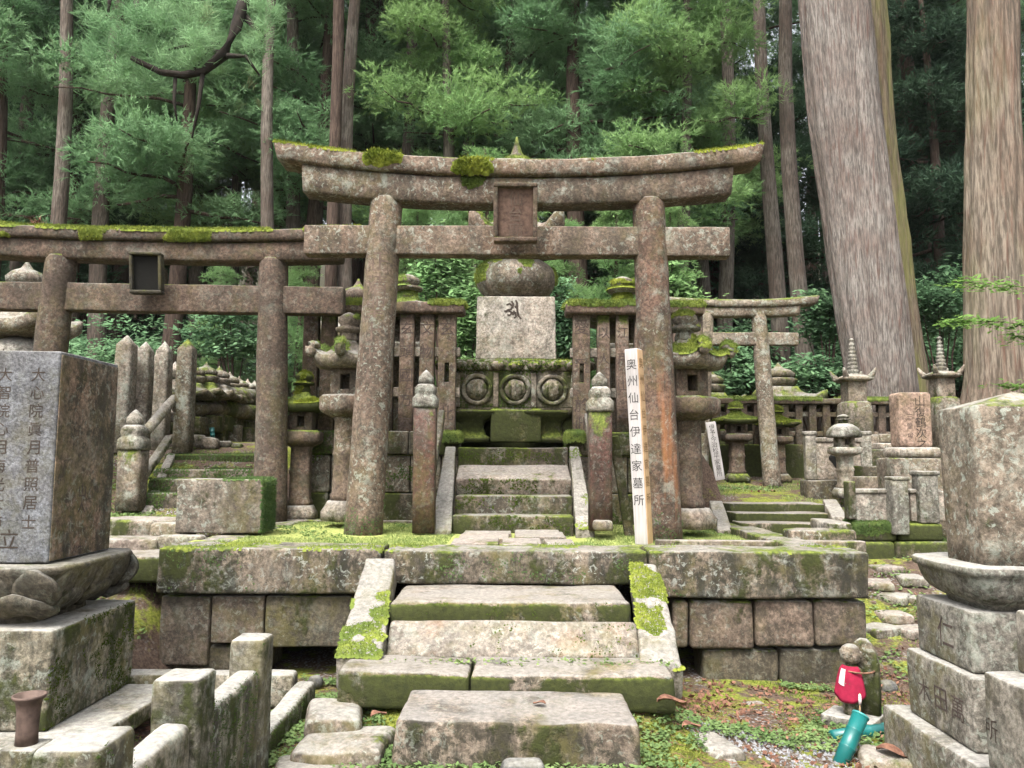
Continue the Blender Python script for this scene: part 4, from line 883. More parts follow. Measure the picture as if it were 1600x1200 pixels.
writing('立', st, st, M['cut_dark'], (lx(14, 842), zc_(842)), 0.1, 0.10, lift=0.0015, m=0.5)
writing('        山人  造之', sd_, sd_, M['cut_red'], (-0.05, 1.95), 0.085, 0.08, '+X', lift=0.0015, m=0.5)
moss_cover(LM, [lmb], 30000, lambda P, N: (N[:,0] > 0.4) & (fbm(P*np.array([3, 3, 1.2]), 131, 3) > 0.05) & (fbm(P*12, 7, 2) > -0.15), 0.010, 0.35, 2, 0.010, dark=True, seed=131)
def kerb_part(size, c, mat='greymoss', name='rail', r=0.03): return part(name, rbox(size, c, r, 0.06, 0.010), M[mat], KF)
KF = thing('grave_kerb', 'grey granite kerb fence with square posts enclosing the left gravestone', 'kerb fence', (-1.21, 3.0, -0.88))
kp = []
for y, w, zt in ((2.22, 0.19, -0.115), (3.0, 0.175, -0.155), (3.76, 0.16, -0.185)):
    kp.append(kerb_part((w, w*1.05, zt+0.98), (-0.02+(0.05 if y < 2.5 else 0), y-3.0, -0.10), 'greymoss', 'post', 0.022))
for y0, y1, z in ((2.32, 2.90, -0.30), (3.10, 3.67, -0.315)): kp.append(kerb_part((0.11, y1-y0, z+0.93), (0.0, (y0+y1)/2-3.0, -0.05)))
kp.append(kerb_part((2.0, 0.13, 0.62), (-1.13, 2.20-3.0, -0.02))); kp.append(kerb_part((1.55, 0.14, 0.20), (-0.9, 4.92-3.0, 0.02))); kp.append(kerb_part((0.12, 1.0, 0.18), (-0.04, 4.38-3.0, 0.0)))
moss_cover(KF, kp, 50000, lambda P, N: (N[:,0] > 0.4) & (fbm(P*np.array([4, 4, 1.0]), 135, 3) > 0.05) & (fbm(P*14, 9, 2) > -0.2), 0.007, 0.35, 2, 0.008, dark=True, seed=135)
vs = thing('flower_vase', 'small rusty flared flower vase by the left grave base', 'vase', (PX(42, 1150, 3.45), 3.45, PZ(42, 1162, 3.45)))
part('vase', loft([(0, .045), (.05, .043), (.14, .046), (.18, .052), (.195, .066), (.205, .068), (.205, .058), (.15, .036)], 'round', 24, 0.001), M['rust'], vs)
part('stand', rbox((0.16, 0.16, 0.30), (0, 0, -0.30), 0.02, 0.06, 0.006), M['greymoss'], vs)

# ------------------------------------------------------------------ left middle ground
lb_ = thing('stone_trough', 'solitary squared stone block with mossy right flank, left of the platform top', 'stone block', (PX(336, 800, 6.45), 6.72, PZ(336, 834, 6.45)), 0.04)
b_ = part('block', rbox((0.71, 0.42, 0.445), (0, 0, 0), 0.012, 0.06, 0.006), M['grave'], lb_)
moss_cover(lb_, [b_], 20000, lambda P, N: ((N[:,0] > 0.5)) | ((N[:,2] > 0.5) & (P[:,0] > 0.12+0.2*fbm(P*4, 6, 2))), 0.013, 0.45, 3, 0.013, dark=True, seed=141)
lw = thing('stone_stairs', 'worn low steps squeezed between the left gravestone and the platform', 'stairs', (-3.3, 6.0, -0.4))
for i, (v, Y, u0, u1) in enumerate([(868, 5.75, 130, 262), (843, 6.15, 130, 245), (812, 6.75, 125, 272)]):
    w, x = wx(u0, u1, v, Y); z = PZ(200, v, Y); part('step', rbox((w, 0.42, 0.20), (x+3.3, Y+0.2-6.0, z-0.2+0.4), 0.03, 0.06, 0.016), M['pave' if i else 'step'], lw)
    if i < 2: part('riser_stone', rbox((w*0.6, 0.16, 0.18), (x+3.3+0.2, Y+0.5-6.0, z-0.08+0.4), 0.04, 0.05, 0.02), M['rock'], lw)
st2_ = thing('stone_stairs', 'mossy flight of steps behind the left torii, beside tall pale posts', 'stairs', (PX(320, 750, 8.9), 8.5, 0.05))
ss = []
for i, (v, Y, u0, u1) in enumerate([(774, 8.30, 222, 400), (752, 8.52, 232, 402), (736, 8.78, 240, 402), (712, 9.08, 258, 402)]):
    w, x = wx(u0, u1, v, Y); z = PZ(310, v, Y); ss.append(part('step', rbox((w, 0.42, 0.22), (x-st2_.location.x, Y+0.2-8.5, z-0.2-0.05), 0.02, 0.07, 0.012), M['mossy' if i != 2 else 'pave'], st2_))
slope_slab(at(268, 708, 9.1), at(228, 800, 8.2), 0.10, 0.12, 0.2, 'cheek', st2_, 'cheek_stone')
slope_slab(at(264, 680, 8.9), at(222, 742, 8.35), 0.09, 0.09, 0.09, 'cheek', st2_, 'handrail_slab')
moss_cover(st2_, ss, 30000, lambda P, N: (fbm(P*2.4, 151, 3) > -0.1), 0.014, 0.45, 2, 0.013, dark=True, seed=151)
guard_post('short pale post with ringed cap at the foot of the left mossy stairs', 204, 640, 798, 8.2, 'grave', 0.24)
fb = thing('fallen_rail', 'broken pale stone rail leaning across the tall posts on the left', 'stone rail', at(228, 690, 8.6))
a, b = at(228, 674, 8.4), at(272, 623, 9.2); part('rail', (lambda q: (q[0]-np.array(fb.location), q[1]))(tube([a, a.lerp(b, .3), a.lerp(b, .7), b], [.055, .06, .06, .05], 10, 0.01)), M['cheek'], fb)
lf = thing('stone_fence', 'row of tall pale stone posts with pointed tops, left behind the gravestone', 'fence', (PX(235, 690, 9.6), 9.6, 0.82))
for u, v, Y, w in ((190, 524, 9.2, 0.20), (220, 534, 9.5, 0.18), (250, 534, 9.35, 0.17), (286, 530, 9.2, 0.19), (206, 540, 10.0, 0.16), (238, 552, 10.2, 0.15), (268, 565, 10.3, 0.15)):
    p = at(u, 690, Y); zt = PZ(u, v, Y); fence_post(w, zt-0.72, (p.x-lf.location.x, Y-9.6, -0.10), 'fence_grey' if u != 286 else 'torii_pale', lf, tip=0.13, taper=0.92)
for v in (585, 652): part('rail', rbox((1.25, 0.08, 0.12), (PX(225, v, 9.6)-lf.location.x, 0.0, PZ(225, v, 9.6)-0.82-.06), 0.012, 0.09, 0.006), M['fence_grey'], lf)
part('footing', rbox((1.6, 0.7, 0.7), (-0.15, 0.1, -0.72), 0.03, 0.10, 0.02), M['mossy'], lf)
# gorinto row on the left
gl = [(323, 566, 10.2, .44), (343, 572, 10.5, .42), (359, 581, 10.8, .41), (374, 588, 11.1, .40), (302, 566, 9.95, .44), (387, 592, 11.5, .39), (398, 594, 11.9, .38)]
names = ['leftmost but one', 'third', 'fourth', 'fifth', 'leftmost', 'sixth, against the torii pillar']
order = ['second from left', 'third from left', 'fourth from left', 'fifth from left', 'leftmost', 'sixth from left', 'last, by the pillar']
for (u, v, Y, w), od in zip(gl, order):
    hh = w*(0.5+0.5+0.5+0.22+0.42); z = PZ(u, v, Y)-hh
    t, c_, s_ = gorinto('small mossy stone stupa in the row behind the left torii, %s' % od, (PX(u, v, Y), Y, z), w, 0, ('grave', 'mossy', 'grave', 'mossy', 'grave'), cube_h=0.5, sphere_h=0.5, kasa_h=0.5, kw=0.74, curl=0.10, group='stupa row behind the left torii')
rk = thing('stone_rank', 'low rank of squared mossy stones under the small stupas on the left', 'stone wall', (PX(350, 660, 10.2), 10.2, 0.85))
for i in range(6):
    u = 300+22*i; p = at(u, 680, 9.9+0.25*i); part('wall_block', rbox((0.17, 0.18, 0.45-0.02*i), (p.x-rk.location.x, p.y-10.2, -0.12), 0.015, 0.06, 0.008), M['grave' if i % 2 else 'mossy'], rk)
for k, (u0, u1, v0, Y0, Y1) in enumerate([(296, 402, 632, 9.95, 11.0), (300, 402, 610, 10.0, 11.1)]):
    a, b = at(u0, v0, Y0), at(u1, v0+14, Y1); part('capping', (lambda q: (q[0]-np.array(rk.location), q[1]))(tube([a, a.lerp(b, .25), a.lerp(b, .5), a.lerp(b, .75), b], [.12, .13, .12, .125, .11], 12, 0.03)), M['mossy'], rk)
rb = thing('stone_rubble', 'mossy rubble stones on top of the left stairs', 'rubble', at(310, 700, 9.5))
for u, v, Y, s in ((285, 698, 9.35, .16), (305, 694, 9.5, .22), (328, 696, 9.45, .2), (350, 698, 9.6, .18), (372, 700, 9.6, .15)):
    p = at(u, v, Y)-Vector(rb.location); part('rubble_stone', rbox((s, s*0.8, s*0.7), (p.x, p.y, p.z-0.05), 0.05, 0.05, 0.03), M['mossy' if s < .2 else 'rock'], rb)
def teal(label, A, B, r):
    t = thing('bamboo_vase', label, 'flower vase', A); d = (B-A); q = d.to_track_quat('Z', 'Y').to_euler(); t.rotation_euler = q; L = d.length
    part('tube', loft([(0, r*.92), (L*.32, r), (L*.33, r*1.06), (L*.345, r*1.06), (L*.355, r), (L*.66, r), (L*.67, r*1.06), (L*.685, r*1.06), (L*.695, r), (L*.97, r*1.02)], 'round', 24, 0), M['teal'], t)
    part('rim', loft([(L*.965, r*1.0), (L*.97, r*1.10), (L, r*1.10), (L, r*0.9), (L*.98, r*.85)], 'round', 24, 0), M['teal_pale'], t); return t
teal('thin teal plastic flower tube standing among the left stupas', at(333, 686, 9.9), at(331, 668, 9.9), 0.028)
# two big stupas behind the left torii
t_, c2, s2 = gorinto('big pale stupa at the left edge, its roof showing under the left torii beam', (PX(30, 600, 10.3), 10.3, 0.9), 0.86, 0.10, ('grave', 'grave', 'cubepale', 'grave', 'grave'), cube_h=0.85, sphere_h=0.62, kasa_h=0.62, kw=0.62, curl=0.14)
writing('水', s2, s2, M['cut_dark'], (0.05, 1.05), 0.2, 0.22, lift=0.003)
t_, c2, s2 = gorinto('brown stupa behind the left pillar of the central torii, letters on its rounded top', (PX(556, 600, 10.6), 10.6, 0.95), 0.80, 0.12, ('grave', 'torii', 'torii', 'grave', 'torii_dark'), cube_h=0.85, sphere_h=0.60, kasa_h=0.55, kw=0.66, curl=0.16)

# ------------------------------------------------------------------ right foreground grave
RM = thing('gravestone', 'pale lichened gravestone with gabled top on stepped lettered bases, far right', 'gravestone', (2.44, 3.86, -0.92))
RZ = 0.0
part('plinth', rbox((0.98, 0.86, 0.29), (0.06, 0.02, -0.02), 0.02, 0.06, 0.010), M['grey'], RM)
rb2 = part('lower_base', rbox((0.70, 0.60, 0.33), (0.0, 0.02, 0.272), 0.018, 0.06, 0.008), M['grey'], RM)
rb1 = part('upper_base', rbox((0.62, 0.50, 0.28), (0.0, 0.03, 0.604), 0.018, 0.06, 0.008), M['grey'], RM)
part('lotus_seat', loft([(0.88, .26, .19), (0.905, .27, .20), (0.92, .30, .23), (0.945, .33, .262), (0.97, .348, .277), (1.0, .36, .288), (1.03, .368, .294), (1.045, .372, .297), (1.055, .392, .312), (1.085, .397, .315), (1.092, .385, .303)], 'sq6', 96, 0.010, 5, (0.04, 0, 0)), M['grey'], RM)
sv = RM.children[-1].data; co = np.array([v.co[:] for v in sv.vertices]); th = np.arctan2(co[:,1]*1.25, co[:,0]-0.04)      # shallow petals carved into the bowl
k_ = np.clip((co[:,2]-0.90)/0.06, 0, 1)*np.clip((1.06-co[:,2])/0.05, 0, 1); co[:,:2] = (co[:,:2]-[0.04, 0])*(1+0.05*k_*np.abs(np.sin(th*4)))[:,None]+[0.04, 0]
sv.vertices.foreach_set('co', co.ravel()); sv.update()
rs = part('stone', loft([(1.09, .285, .17), (1.2, .288, .172), (1.5, .292, .175), (1.80, .297, .178), (1.838, .297, .178), (1.846, .290, .172), (1.885, .150, .085), (1.925, .01, .01)], 'sq18', 72, 0.006, 4, (0.075, -0.02, 0)), M['torii_pale'], RM)
writing('仁', rb1, rb1, M['cut_red'], (0.0, 0.745), 0.2, 0.14, '-X', lift=0.002, m=0.3)
for ch_, a in (('萬', -0.16), ('田', -0.02), ('木', 0.13)): writing(ch_, rb2, rb2, M['cut_red'], (-0.02-a if True else a, 0.43), 0.2, 0.11, '-X', lift=0.002, m=0.3)
r2 = thing('gravestone_corner', 'stepped grey stone base cut off by the right edge of the picture', 'grave base', (2.20, 3.07, -0.92))
part('lower_base', rbox((0.62, 0.4, 0.75), (0.06, 0, -0.03), 0.015, 0.06, 0.008), M['grey'], r2)
q2 = part('upper_base', rbox((0.50, 0.32, 0.25), (0.13, 0.02, 0.722), 0.015, 0.06, 0.008), M['grey'], r2)
writing('所', list(r2.children)[0], list(r2.children)[0], M['cut_dark'], (-0.16, 0.5), 0.2, 0.09, '-X', lift=0.002)

# ------------------------------------------------------------------ right middle ground
s3 = thing('stone_stairs', 'three low dark steps with sloping pale side slabs, right of the platform', 'stairs', (PX(1215, 800, 8.4), 8.2, -0.1)); ss = []
for i, (v, Y, u0, u1) in enumerate([(818, 8.02, 1160, 1300), (802, 8.32, 1150, 1296), (787, 8.62, 1142, 1290)]):
    w, x = wx(u0, u1, v, Y); z = PZ(1215, v, Y); ss.append(part('step', rbox((w, 0.40, 0.16), (x-s3.location.x, Y+0.2-8.2, z-0.16+0.1), 0.015, 0.07, 0.010), M['step'], s3))
slope_slab(at(1118, 782, 8.75), at(1133, 828, 7.85), 0.15, 0.15, 0.16, 'cheek', s3, 'side_slab'); slope_slab(at(1296, 780, 8.75), at(1312, 808, 8.0), 0.16, 0.16, 0.16, 'cheek', s3, 'side_slab')
bs = thing('fallen_block', 'broken lichen-spotted block lying right at the platform edge', 'stone block', (PX(1290, 855, 6.75), 6.9, PZ(1290, 857, 6.75)), -0.03)
part('block', rbox((0.58, 0.26, 0.155), (0, 0, 0), 0.03, 0.05, 0.016), M['coping'], bs); part('slab', tf(rbox((0.20, 0.50, 0.09), (0.20, 0.25, 0.12), 0.02, 0.05, 0.012), (0, 0, 0)), M['cheek'], bs)
rw = thing('stone_fence', 'pale panelled grave fence with square posts on a mossy wall, right of the steps', 'fence', (PX(1400, 815, 7.5), 7.5, -0.3))
def rwp(name, u0, u1, v0, v1, Y, dep, mat, r=0.015): return fr(u0, u1, v0, v1, Y, dep, M[mat], name, rw, r, 0.008)
mo = [rwp('wall_block', 1336, 1402, 816, 846, 7.5, 0.3, 'verymossy', 0.03), rwp('wall_block', 1405, 1475, 818, 846, 7.5, 0.3, 'verymossy', 0.03), rwp('wall_block', 1336, 1400, 847, 890, 7.47, 0.3, 'verymossy', 0.03), rwp('wall_block', 1402, 1500, 847, 895, 7.46, 0.3, 'mossy', 0.03)]
rwp('panel', 1337, 1396, 768, 815, 7.58, 0.10, 'fence_grey'); rwp('panel', 1423, 1445, 768, 815, 7.58, 0.10, 'fence_grey'); rwp('panel', 1462, 1530, 768, 815, 7.58, 0.10, 'fence_grey')
rwp('rail', 1334, 1398, 764, 771, 7.56, 0.14, 'grey'); rwp('rail', 1421, 1446, 764, 771, 7.56, 0.14, 'grey')
rwp('post', 1396, 1421, 750, 836, 7.44, 0.16, 'grey'); rwp('post_cap', 1394, 1423, 745, 751, 7.43, 0.18, 'grey'); rwp('post', 1438, 1468, 742, 818, 7.5, 0.16, 'grey'); rwp('post_cap', 1435, 1470, 736, 743, 7.49, 0.18, 'grey'); rwp('post', 1326, 1338, 752, 812, 7.55, 0.12, 'mossy')
moss_cover(rw, mo, 30000, lambda P, N: fbm(P*2.4, 161, 3) > -0.15, 0.016, 0.45, 2, 0.015, dark=True, seed=161)
pm = thing('gravestone', 'pink gravestone with dark brushed letters on a rounded pedestal, right of the dome lantern', 'gravestone', (PX(1430, 750, 8.1), 8.1, -0.1))
L_ = lambda v: PZ(1430, v, 8.1)+0.1
part('base', rbox((0.52, 0.42, L_(716)), (0.0, 0.1, 0.0), 0.02, 0.06, 0.01), M['grave'], pm)
part('pedestal', rbox((0.46, 0.40, L_(700)-L_(717)), (0.02, 0.08, L_(716)), 0.05, 0.05, 0.006), M['fence_grey'], pm)
ps = part('stone', rbox((0.345, 0.24, L_(613)-L_(699)), (0.02, 0.08, L_(699)), 0.035, 0.05, 0.005), M['pink'], pm)
writing('山復鶴次之', ps, ps, M['cut_dark'], (0.065, L_(627)), 0.112, 0.11, lift=0.002); writing('  三里塚', ps, ps, M['cut_red'], (-0.05, L_(622)), 0.10, 0.06, lift=0.002)
hp = thing('grave_fence', 'low stone panel with a heart-shaped cut-out behind the dome lantern', 'fence', (PX(1308, 760, 9.5), 9.5, 0.2), -0.12)
Lh = lambda v: PZ(1308, v, 9.5)-0.2
hpan = part('panel', rbox((0.56, 0.09, Lh(690)-Lh(750)), (0.0, 0, Lh(750)), 0.015, 0.06, 0.006), M['fence_grey'], hp); part('rail', rbox((0.60, 0.13, 0.06), (0, 0, Lh(690)-0.01), 0.015, 0.06, 0.005), M['fence_grey'], hp)
for x in (-0.31, 0.34): part('post', rbox((0.13, 0.13, Lh(680)-Lh(750)), (x, 0, Lh(750)), 0.015, 0.06, 0.006), M['grey'], hp); part('post_cap', rbox((0.15, 0.15, 0.05), (x, 0, Lh(680)-.002), 0.015, 0.06, 0.004), M['grey'], hp)
for dx, rr2 in ((-0.035, .045), (0.035, .045)): part('heart_shade_patch', tf(loft([(0, rr2), (0.004, rr2*.98)], 'round', 20, 0), (dx-.02, -0.048, Lh(716)), (math.pi/2, 0, 0)), M['hollow'], hp)  # flat dark discs on the uncut panel; the hole's shade is their colour
part('heart_shade_patch', (np.array([(-.098, -.0525, Lh(717)), (.058, -.0525, Lh(717)), (-.02, -.0525, Lh(717)-.11)]), [(0, 1, 2)]), M['hollow'], hp, False)
part('footing', rbox((0.85, 0.4, Lh(750)+0.35), (0.05, 0.1, -0.35), 0.03, 0.07, 0.012), M['mossy'], hp)
tr = thing('grave_terrace', 'stepped terrace of low grey slabs between dome lantern and pink gravestone', 'terrace', (PX(1385, 740, 9.3), 9.3, -0.1))
for (u0, u1, v0, v1, Y, m) in [(1345, 1400, 745, 790, 8.7, 'grave'), (1330, 1400, 728, 748, 9.0, 'mossy'), (1350, 1420, 702, 730, 9.4, 'mossy'), (1375, 1420, 692, 703, 9.6, 'fence_grey'), (1340, 1375, 680, 702, 9.8, 'grave'), (1375, 1425, 678, 692, 9.8, 'grave')]: fr(u0, u1, v0, v1, Y, 0.35, M[m], 'terrace_slab', tr, 0.02, 0.008)
def hokyointo(label, u, vt, vb, Y, w):
    p = at(u, vb, Y); h = PZ(u, vt, Y)-p.z; t = thing('pagoda_stone', label, 'stupa', (p.x, Y, p.z))
    part('base', loft([(-.35, w*.72), (h*.30, w*.70), (h*.40, w*.66), (h*.42, w*.5)], 'sq9', 40, 0.008, 5), M['grave'], t)
    part('body', rbox((w*0.95, w*0.95, h*.20), (0, 0, h*.40), 0.01, 0.05, 0.005), M['grave'], t)
    part('eaves', loft([(h*.59, w*.5), (h*.61, w*.75), (h*.63, w*.80), (h*.645, w*.6), (h*.66, w*.45)], 'sq12', 48, 0.004, 5), M['grave'], t)
    for sx_ in (-1, 1):
        for sy_ in (-1, 1):
            c = (sx_*w*.72, sy_*w*.72); pts = [(c[0]*(.75+.10*i), c[1]*(.75+.10*i), h*(.625+.010*i*i*0.4+.006*i)) for i in range(5)]
            part('corner_horn', tube(pts, [w*.13, w*.15, w*.14, w*.11, w*.05], 8, 0.004), M['grave'], t)
    sec = []; z = h*.65
    for i in range(9): sec += [(z+h*.035*i, w*(.30-.02*i)), (z+h*.035*i+h*.022, w*(.30-.02*i)), (z+h*.035*i+h*.028, w*(.24-.02*i))]
    sec += [(h*.975, w*.10), (h*.985, w*.15), (h, w*.05)]
    part('spire', loft(sec, 'round', 24, 0.003), M['grey'], t); return t
hokyointo('grey pagoda stone with ringed spire and horned eaves in front of the giant cedar', 1337, 529, 700, 10.3, 0.26)
hokyointo('grey pagoda stone with ringed spire between the two giant cedars', 1476, 526, 690, 10.9, 0.26)
# fence in the right background
bf = thing('stone_fence', 'dark low fence with moss-covered top beam behind the pale torii', 'fence', (PX(1215, 700, 11.4), 11.4, 0.45))
z1, z0 = PZ(1215, 623, 11.4)-.45, PZ(1215, 632, 11.4)-.45; X0, X1 = PX(1085, 627, 11.4)-bf.location.x, PX(1400, 627, 11.4)-bf.location.x
bm = part('top_beam', rbox((X1-X0, 0.2, z1-z0), ((X0+X1)/2, 0, z0), 0.02, 0.08, 0.008), M['torii_dark'], bf)
zb = PZ(1215, 695, 11.4)-.45
for i in range(15):
    x = X0+0.1+i*0.205; part('post', rbox((0.105, 0.11, z0-zb+.004), (x, 0, zb-.002), 0.01, 0.08, 0.006), M['torii_dark'], bf)
for v in (648, 678): part('rail', rbox((X1-X0, 0.05, 0.07), ((X0+X1)/2, 0.01, PZ(1215, v, 11.4)-.45-.03), 0.008, 0.09, 0.004), M['torii'], bf)
x = X0
while x < X1-.05:
    l = 0.62; part('wall_block', rbox((l-.01, 0.3, zb+0.2), (x+l/2, 0.05, -0.2), 0.02, 0.08, 0.012), M['verymossy'], bf); x += l
moss_cover(bf, [bm], 26000, lambda P, N: (N[:,2] > 0.2) & (fbm(P*1.3, 171, 3) > -0.12), 0.022, 0.7, 3, 0.018, seed=171)
p = at(1125, 750, 10.3); ws = thing('grave_sign', 'narrow white board lettered in black leaning in the right background', 'sign', (p.x, 10.3, p.z), 0.1, None, (0.0, -0.15))
wb = part('board', rbox((0.135, 0.03, 0.78), (0, 0, 0), 0.005, 0.1, 0.002), M['signwhite'], ws); writing('伊予今治松平家墓所', wb, wb, M['ink'], (0, 0.71), 0.078, 0.075, lift=0.0015, m=0.3)
gorinto('old dark stupa with curled roof behind the background fence, right of the pale torii pillar', (PX(1218, 640, 12.3), 12.3, 0.75), 0.62, 0.0, ('mossy', 'torii_dark', 'torii_dark', 'mossy', 'mossy'), cube_h=0.7, sphere_h=0.45, kasa_h=0.62, kw=0.92, curl=0.22)
gorinto('old mossy stupa half hidden behind the tall right lantern', (PX(1112, 640, 12.3), 12.3, 0.72), 0.62, 0.0, ('mossy', 'mossy', 'torii_dark', 'mossy', 'mossy'), cube_h=0.7, sphere_h=0.5, kasa_h=0.45, kw=0.72, curl=0.18)
# ------------------------------------------------------------------ trees
def spray_clump(g, rad, n_tuft, n_bl, bl, bw):
    """one rounded plume of hanging needle tufts, about 'rad' in radius, centred at the origin"""
    nl = 10; ph = g.random(nl)*6.283; cu = g.random(nl)*1.25-0.35; su = np.sqrt(1-cu**2); LC = np.stack([np.cos(ph)*su, np.sin(ph)*su, cu*0.75], 1)*rad*(0.5+0.35*g.random(nl))[:,None]
    th = g.random(n_tuft)*2*math.pi; cz = g.random(n_tuft)**0.8*1.35-0.45; s = np.sqrt(np.clip(1-cz**2, 0, 1)); rr = rad*0.40*(0.55+0.45*g.random(n_tuft)); li = g.integers(0, nl, n_tuft)
    C = np.stack([np.cos(th)*s*rr, np.sin(th)*s*rr, cz*rr*0.72], 1)
    out = C/np.maximum(np.linalg.norm(C, axis=1), 1e-6)[:,None]; ax = out*0.9 + np.array([0, 0, 0.15]) + g.normal(size=C.shape)*0.25
    C = C + LC[li]; lo = LC[li]/np.maximum(np.linalg.norm(LC[li], axis=1), 1e-6)[:,None]; out = out*0.75+lo*0.4; ax = ax + lo*0.35
    ax[:,2] -= 0.6*s*g.random(n_tuft); ax /= np.linalg.norm(ax, axis=1)[:,None]
    J = np.repeat(np.arange(n_tuft), n_bl); t = g.random(len(J)); A = ax[J]
    base = C[J] + A*(t*bl*0.9)[:,None]
    d = A + g.normal(size=A.shape)*0.42; d[:,2] -= 0.18*t; d /= np.linalg.norm(d, axis=1)[:,None]
    oo = out[J]*0.8 + np.array([0, 0, 0.55]) + g.normal(size=d.shape)*0.28
    a = np.cross(oo, d); a /= np.maximum(np.linalg.norm(a, axis=1), 1e-6)[:,None]
    L = (bl*(0.45+0.6*g.random(len(J))))[:,None]; W = bw*(0.7+0.6*g.random(len(J)))[:,None]
    return np.stack([base-a*W/2, base+a*W/2, base+d*L], 1).reshape(-1, 3)
def crown_mesh(name, seed, z0, z1, r0, r1, n_bough, clumps, mat, rad=(0.42, 0.78), ntuft=96, nb=11, bl=0.15, bw=0.0155, sector=None):
    """boughs all round a trunk of height z1; the radius goes from r0 at z0 to r1 at the tip"""
    g = np.random.default_rng(seed); Vs = []; limbs = []
    protos = [spray_clump(g, 1.0, ntuft, nb, bl/0.62, bw/0.62) for _ in range(7)]
    for i in range(n_bough):
        t = (i+g.random())/n_bough; z = z0+(z1-z0)*t; az = g.random()*2*math.pi if sector is None else sector[0]+(g.random()-0.5)*sector[1]
        L = (r0+(r1-r0)*t**1.2)*(0.65+0.5*g.random()); pts = []
        for k in range(6):
            s = k/5; pts.append((math.cos(az)*L*s, math.sin(az)*L*s, z + L*(0.10*s-0.34*s*s+0.16*s**3) + 0.05*g.normal()))
        limbs.append(tube(pts, [0.045*(1-0.75*s)*(1.3-t) for s in np.linspace(0, 1, 6)], 5))
        for c in range(clumps):
            s = 0.38+0.66*(c+0.7*g.random())/clumps; q = np.array(pts[min(5, int(s*5))]); sc = (rad[0]+(rad[1]-rad[0])*g.random())*(1.15-0.4*t)
            q = q + np.array([math.cos(az), math.sin(az), 0])*(s-1)*0.0 + g.normal(size=3)*np.array([0.45, 0.45, 0.22])*sc
            a = g.random()*6.28; R_ = np.array([[math.cos(a), -math.sin(a), 0], [math.sin(a), math.cos(a), 0], [0, 0, 1]])
            Vs.append((protos[g.integers(7)] @ R_.T)*sc + q)
    V = np.concatenate(Vs); return fastmesh(name, V, np.arange(len(V)).reshape(-1, 3), mat), merge(limbs)
def trunk_vf(h, r, seed, lean=(0, 0), bend=0.15, N=14, flare=1.35):
    g = random.Random(seed); n = 12; sec = []; ph = g.uniform(0, 6)
    for i in range(n+1):
        t = i/n; rr = r*((flare-1)*math.exp(-t*h/0.5)+1)*(1-0.72*t); sec.append((h*t-(0.4 if i == 0 else 0), max(rr, 0.02)))
    return loft(sec, 'round', N, r*0.12, 2.5, off=lambda z: (lean[0]*z+bend*math.sin(z*0.35+ph), lean[1]*z+bend*math.cos(z*0.3+ph)), seed=seed*3)
def copy_tree(src, label, loc, rz, s):
    return copy_thing(src, loc, rz, label, 'forest cedars behind the graves', s)
# prototypes -----------------------------------------------------------------
def proto_tree(seed, h, r, z0, r0, r1, nb, clumps, nmat, tmat, **k):
    me, lim = crown_mesh('crown', seed, z0, h, r0, r1, nb, clumps, M[nmat], **k)
    t = thing('cedar_tree', 'x', 'tree'); mobj('crown', me, t); tk = part('trunk', trunk_vf(h, r, seed), M[tmat], t); part('limbs', lim, M['trunk'], t, kind='stuff'); return t
protos = [proto_tree(1, 13.5, .24, 5.0, 2.8, 0.7, 28, 6, 'needle', 'trunk'), proto_tree(2, 14.5, .27, 5.6, 3.0, 0.8, 28, 6, 'needle', 'trunk'),
          proto_tree(3, 12.5, .20, 4.4, 2.5, 0.6, 26, 6, 'needle_fresh', 'trunk_pale'), proto_tree(4, 21, .28, 7.0, 2.8, 0.8, 34, 5, 'needle_dark', 'trunk'),
          proto_tree(5, 9, .14, 1.2, 2.1, 0.4, 32, 4, 'needle_fresh', 'trunk', rad=(0.4, 0.65)), proto_tree(6, 24, .20, 13, 2.2, 0.7, 20, 4, 'needle_dark', 'trunk_pale'), proto_tree(7, 10, .16, 0.8, 2.6, 0.5, 26, 4, 'understory', 'trunk', ntuft=80, bw=0.03, bl=0.2)]
used = [False]*len(protos)
def put(kind, u, Y, s, label, rz=None, dz=0.0):
    x = (u-800)/1200*Y; z = Hs(x, Y)+dz; rz = random.Random(int(u*7+Y*13)).uniform(0, 6.28) if rz is None else rz
    if not used[kind]:
        used[kind] = True; o = protos[kind]; o.location = (x, Y, z); o.rotation_euler = (0, 0, rz); o.scale = (s,)*3; o['label'] = label; o['group'] = 'forest cedars behind the graves'; return o
    return copy_tree(protos[kind], label, (x, Y, z), rz, s)
pos_w = lambda u: ('far left' if u < 160 else 'left' if u < 420 else 'left of centre' if u < 680 else 'centre' if u < 930 else 'right of centre' if u < 1180 else 'right' if u < 1450 else 'far right')
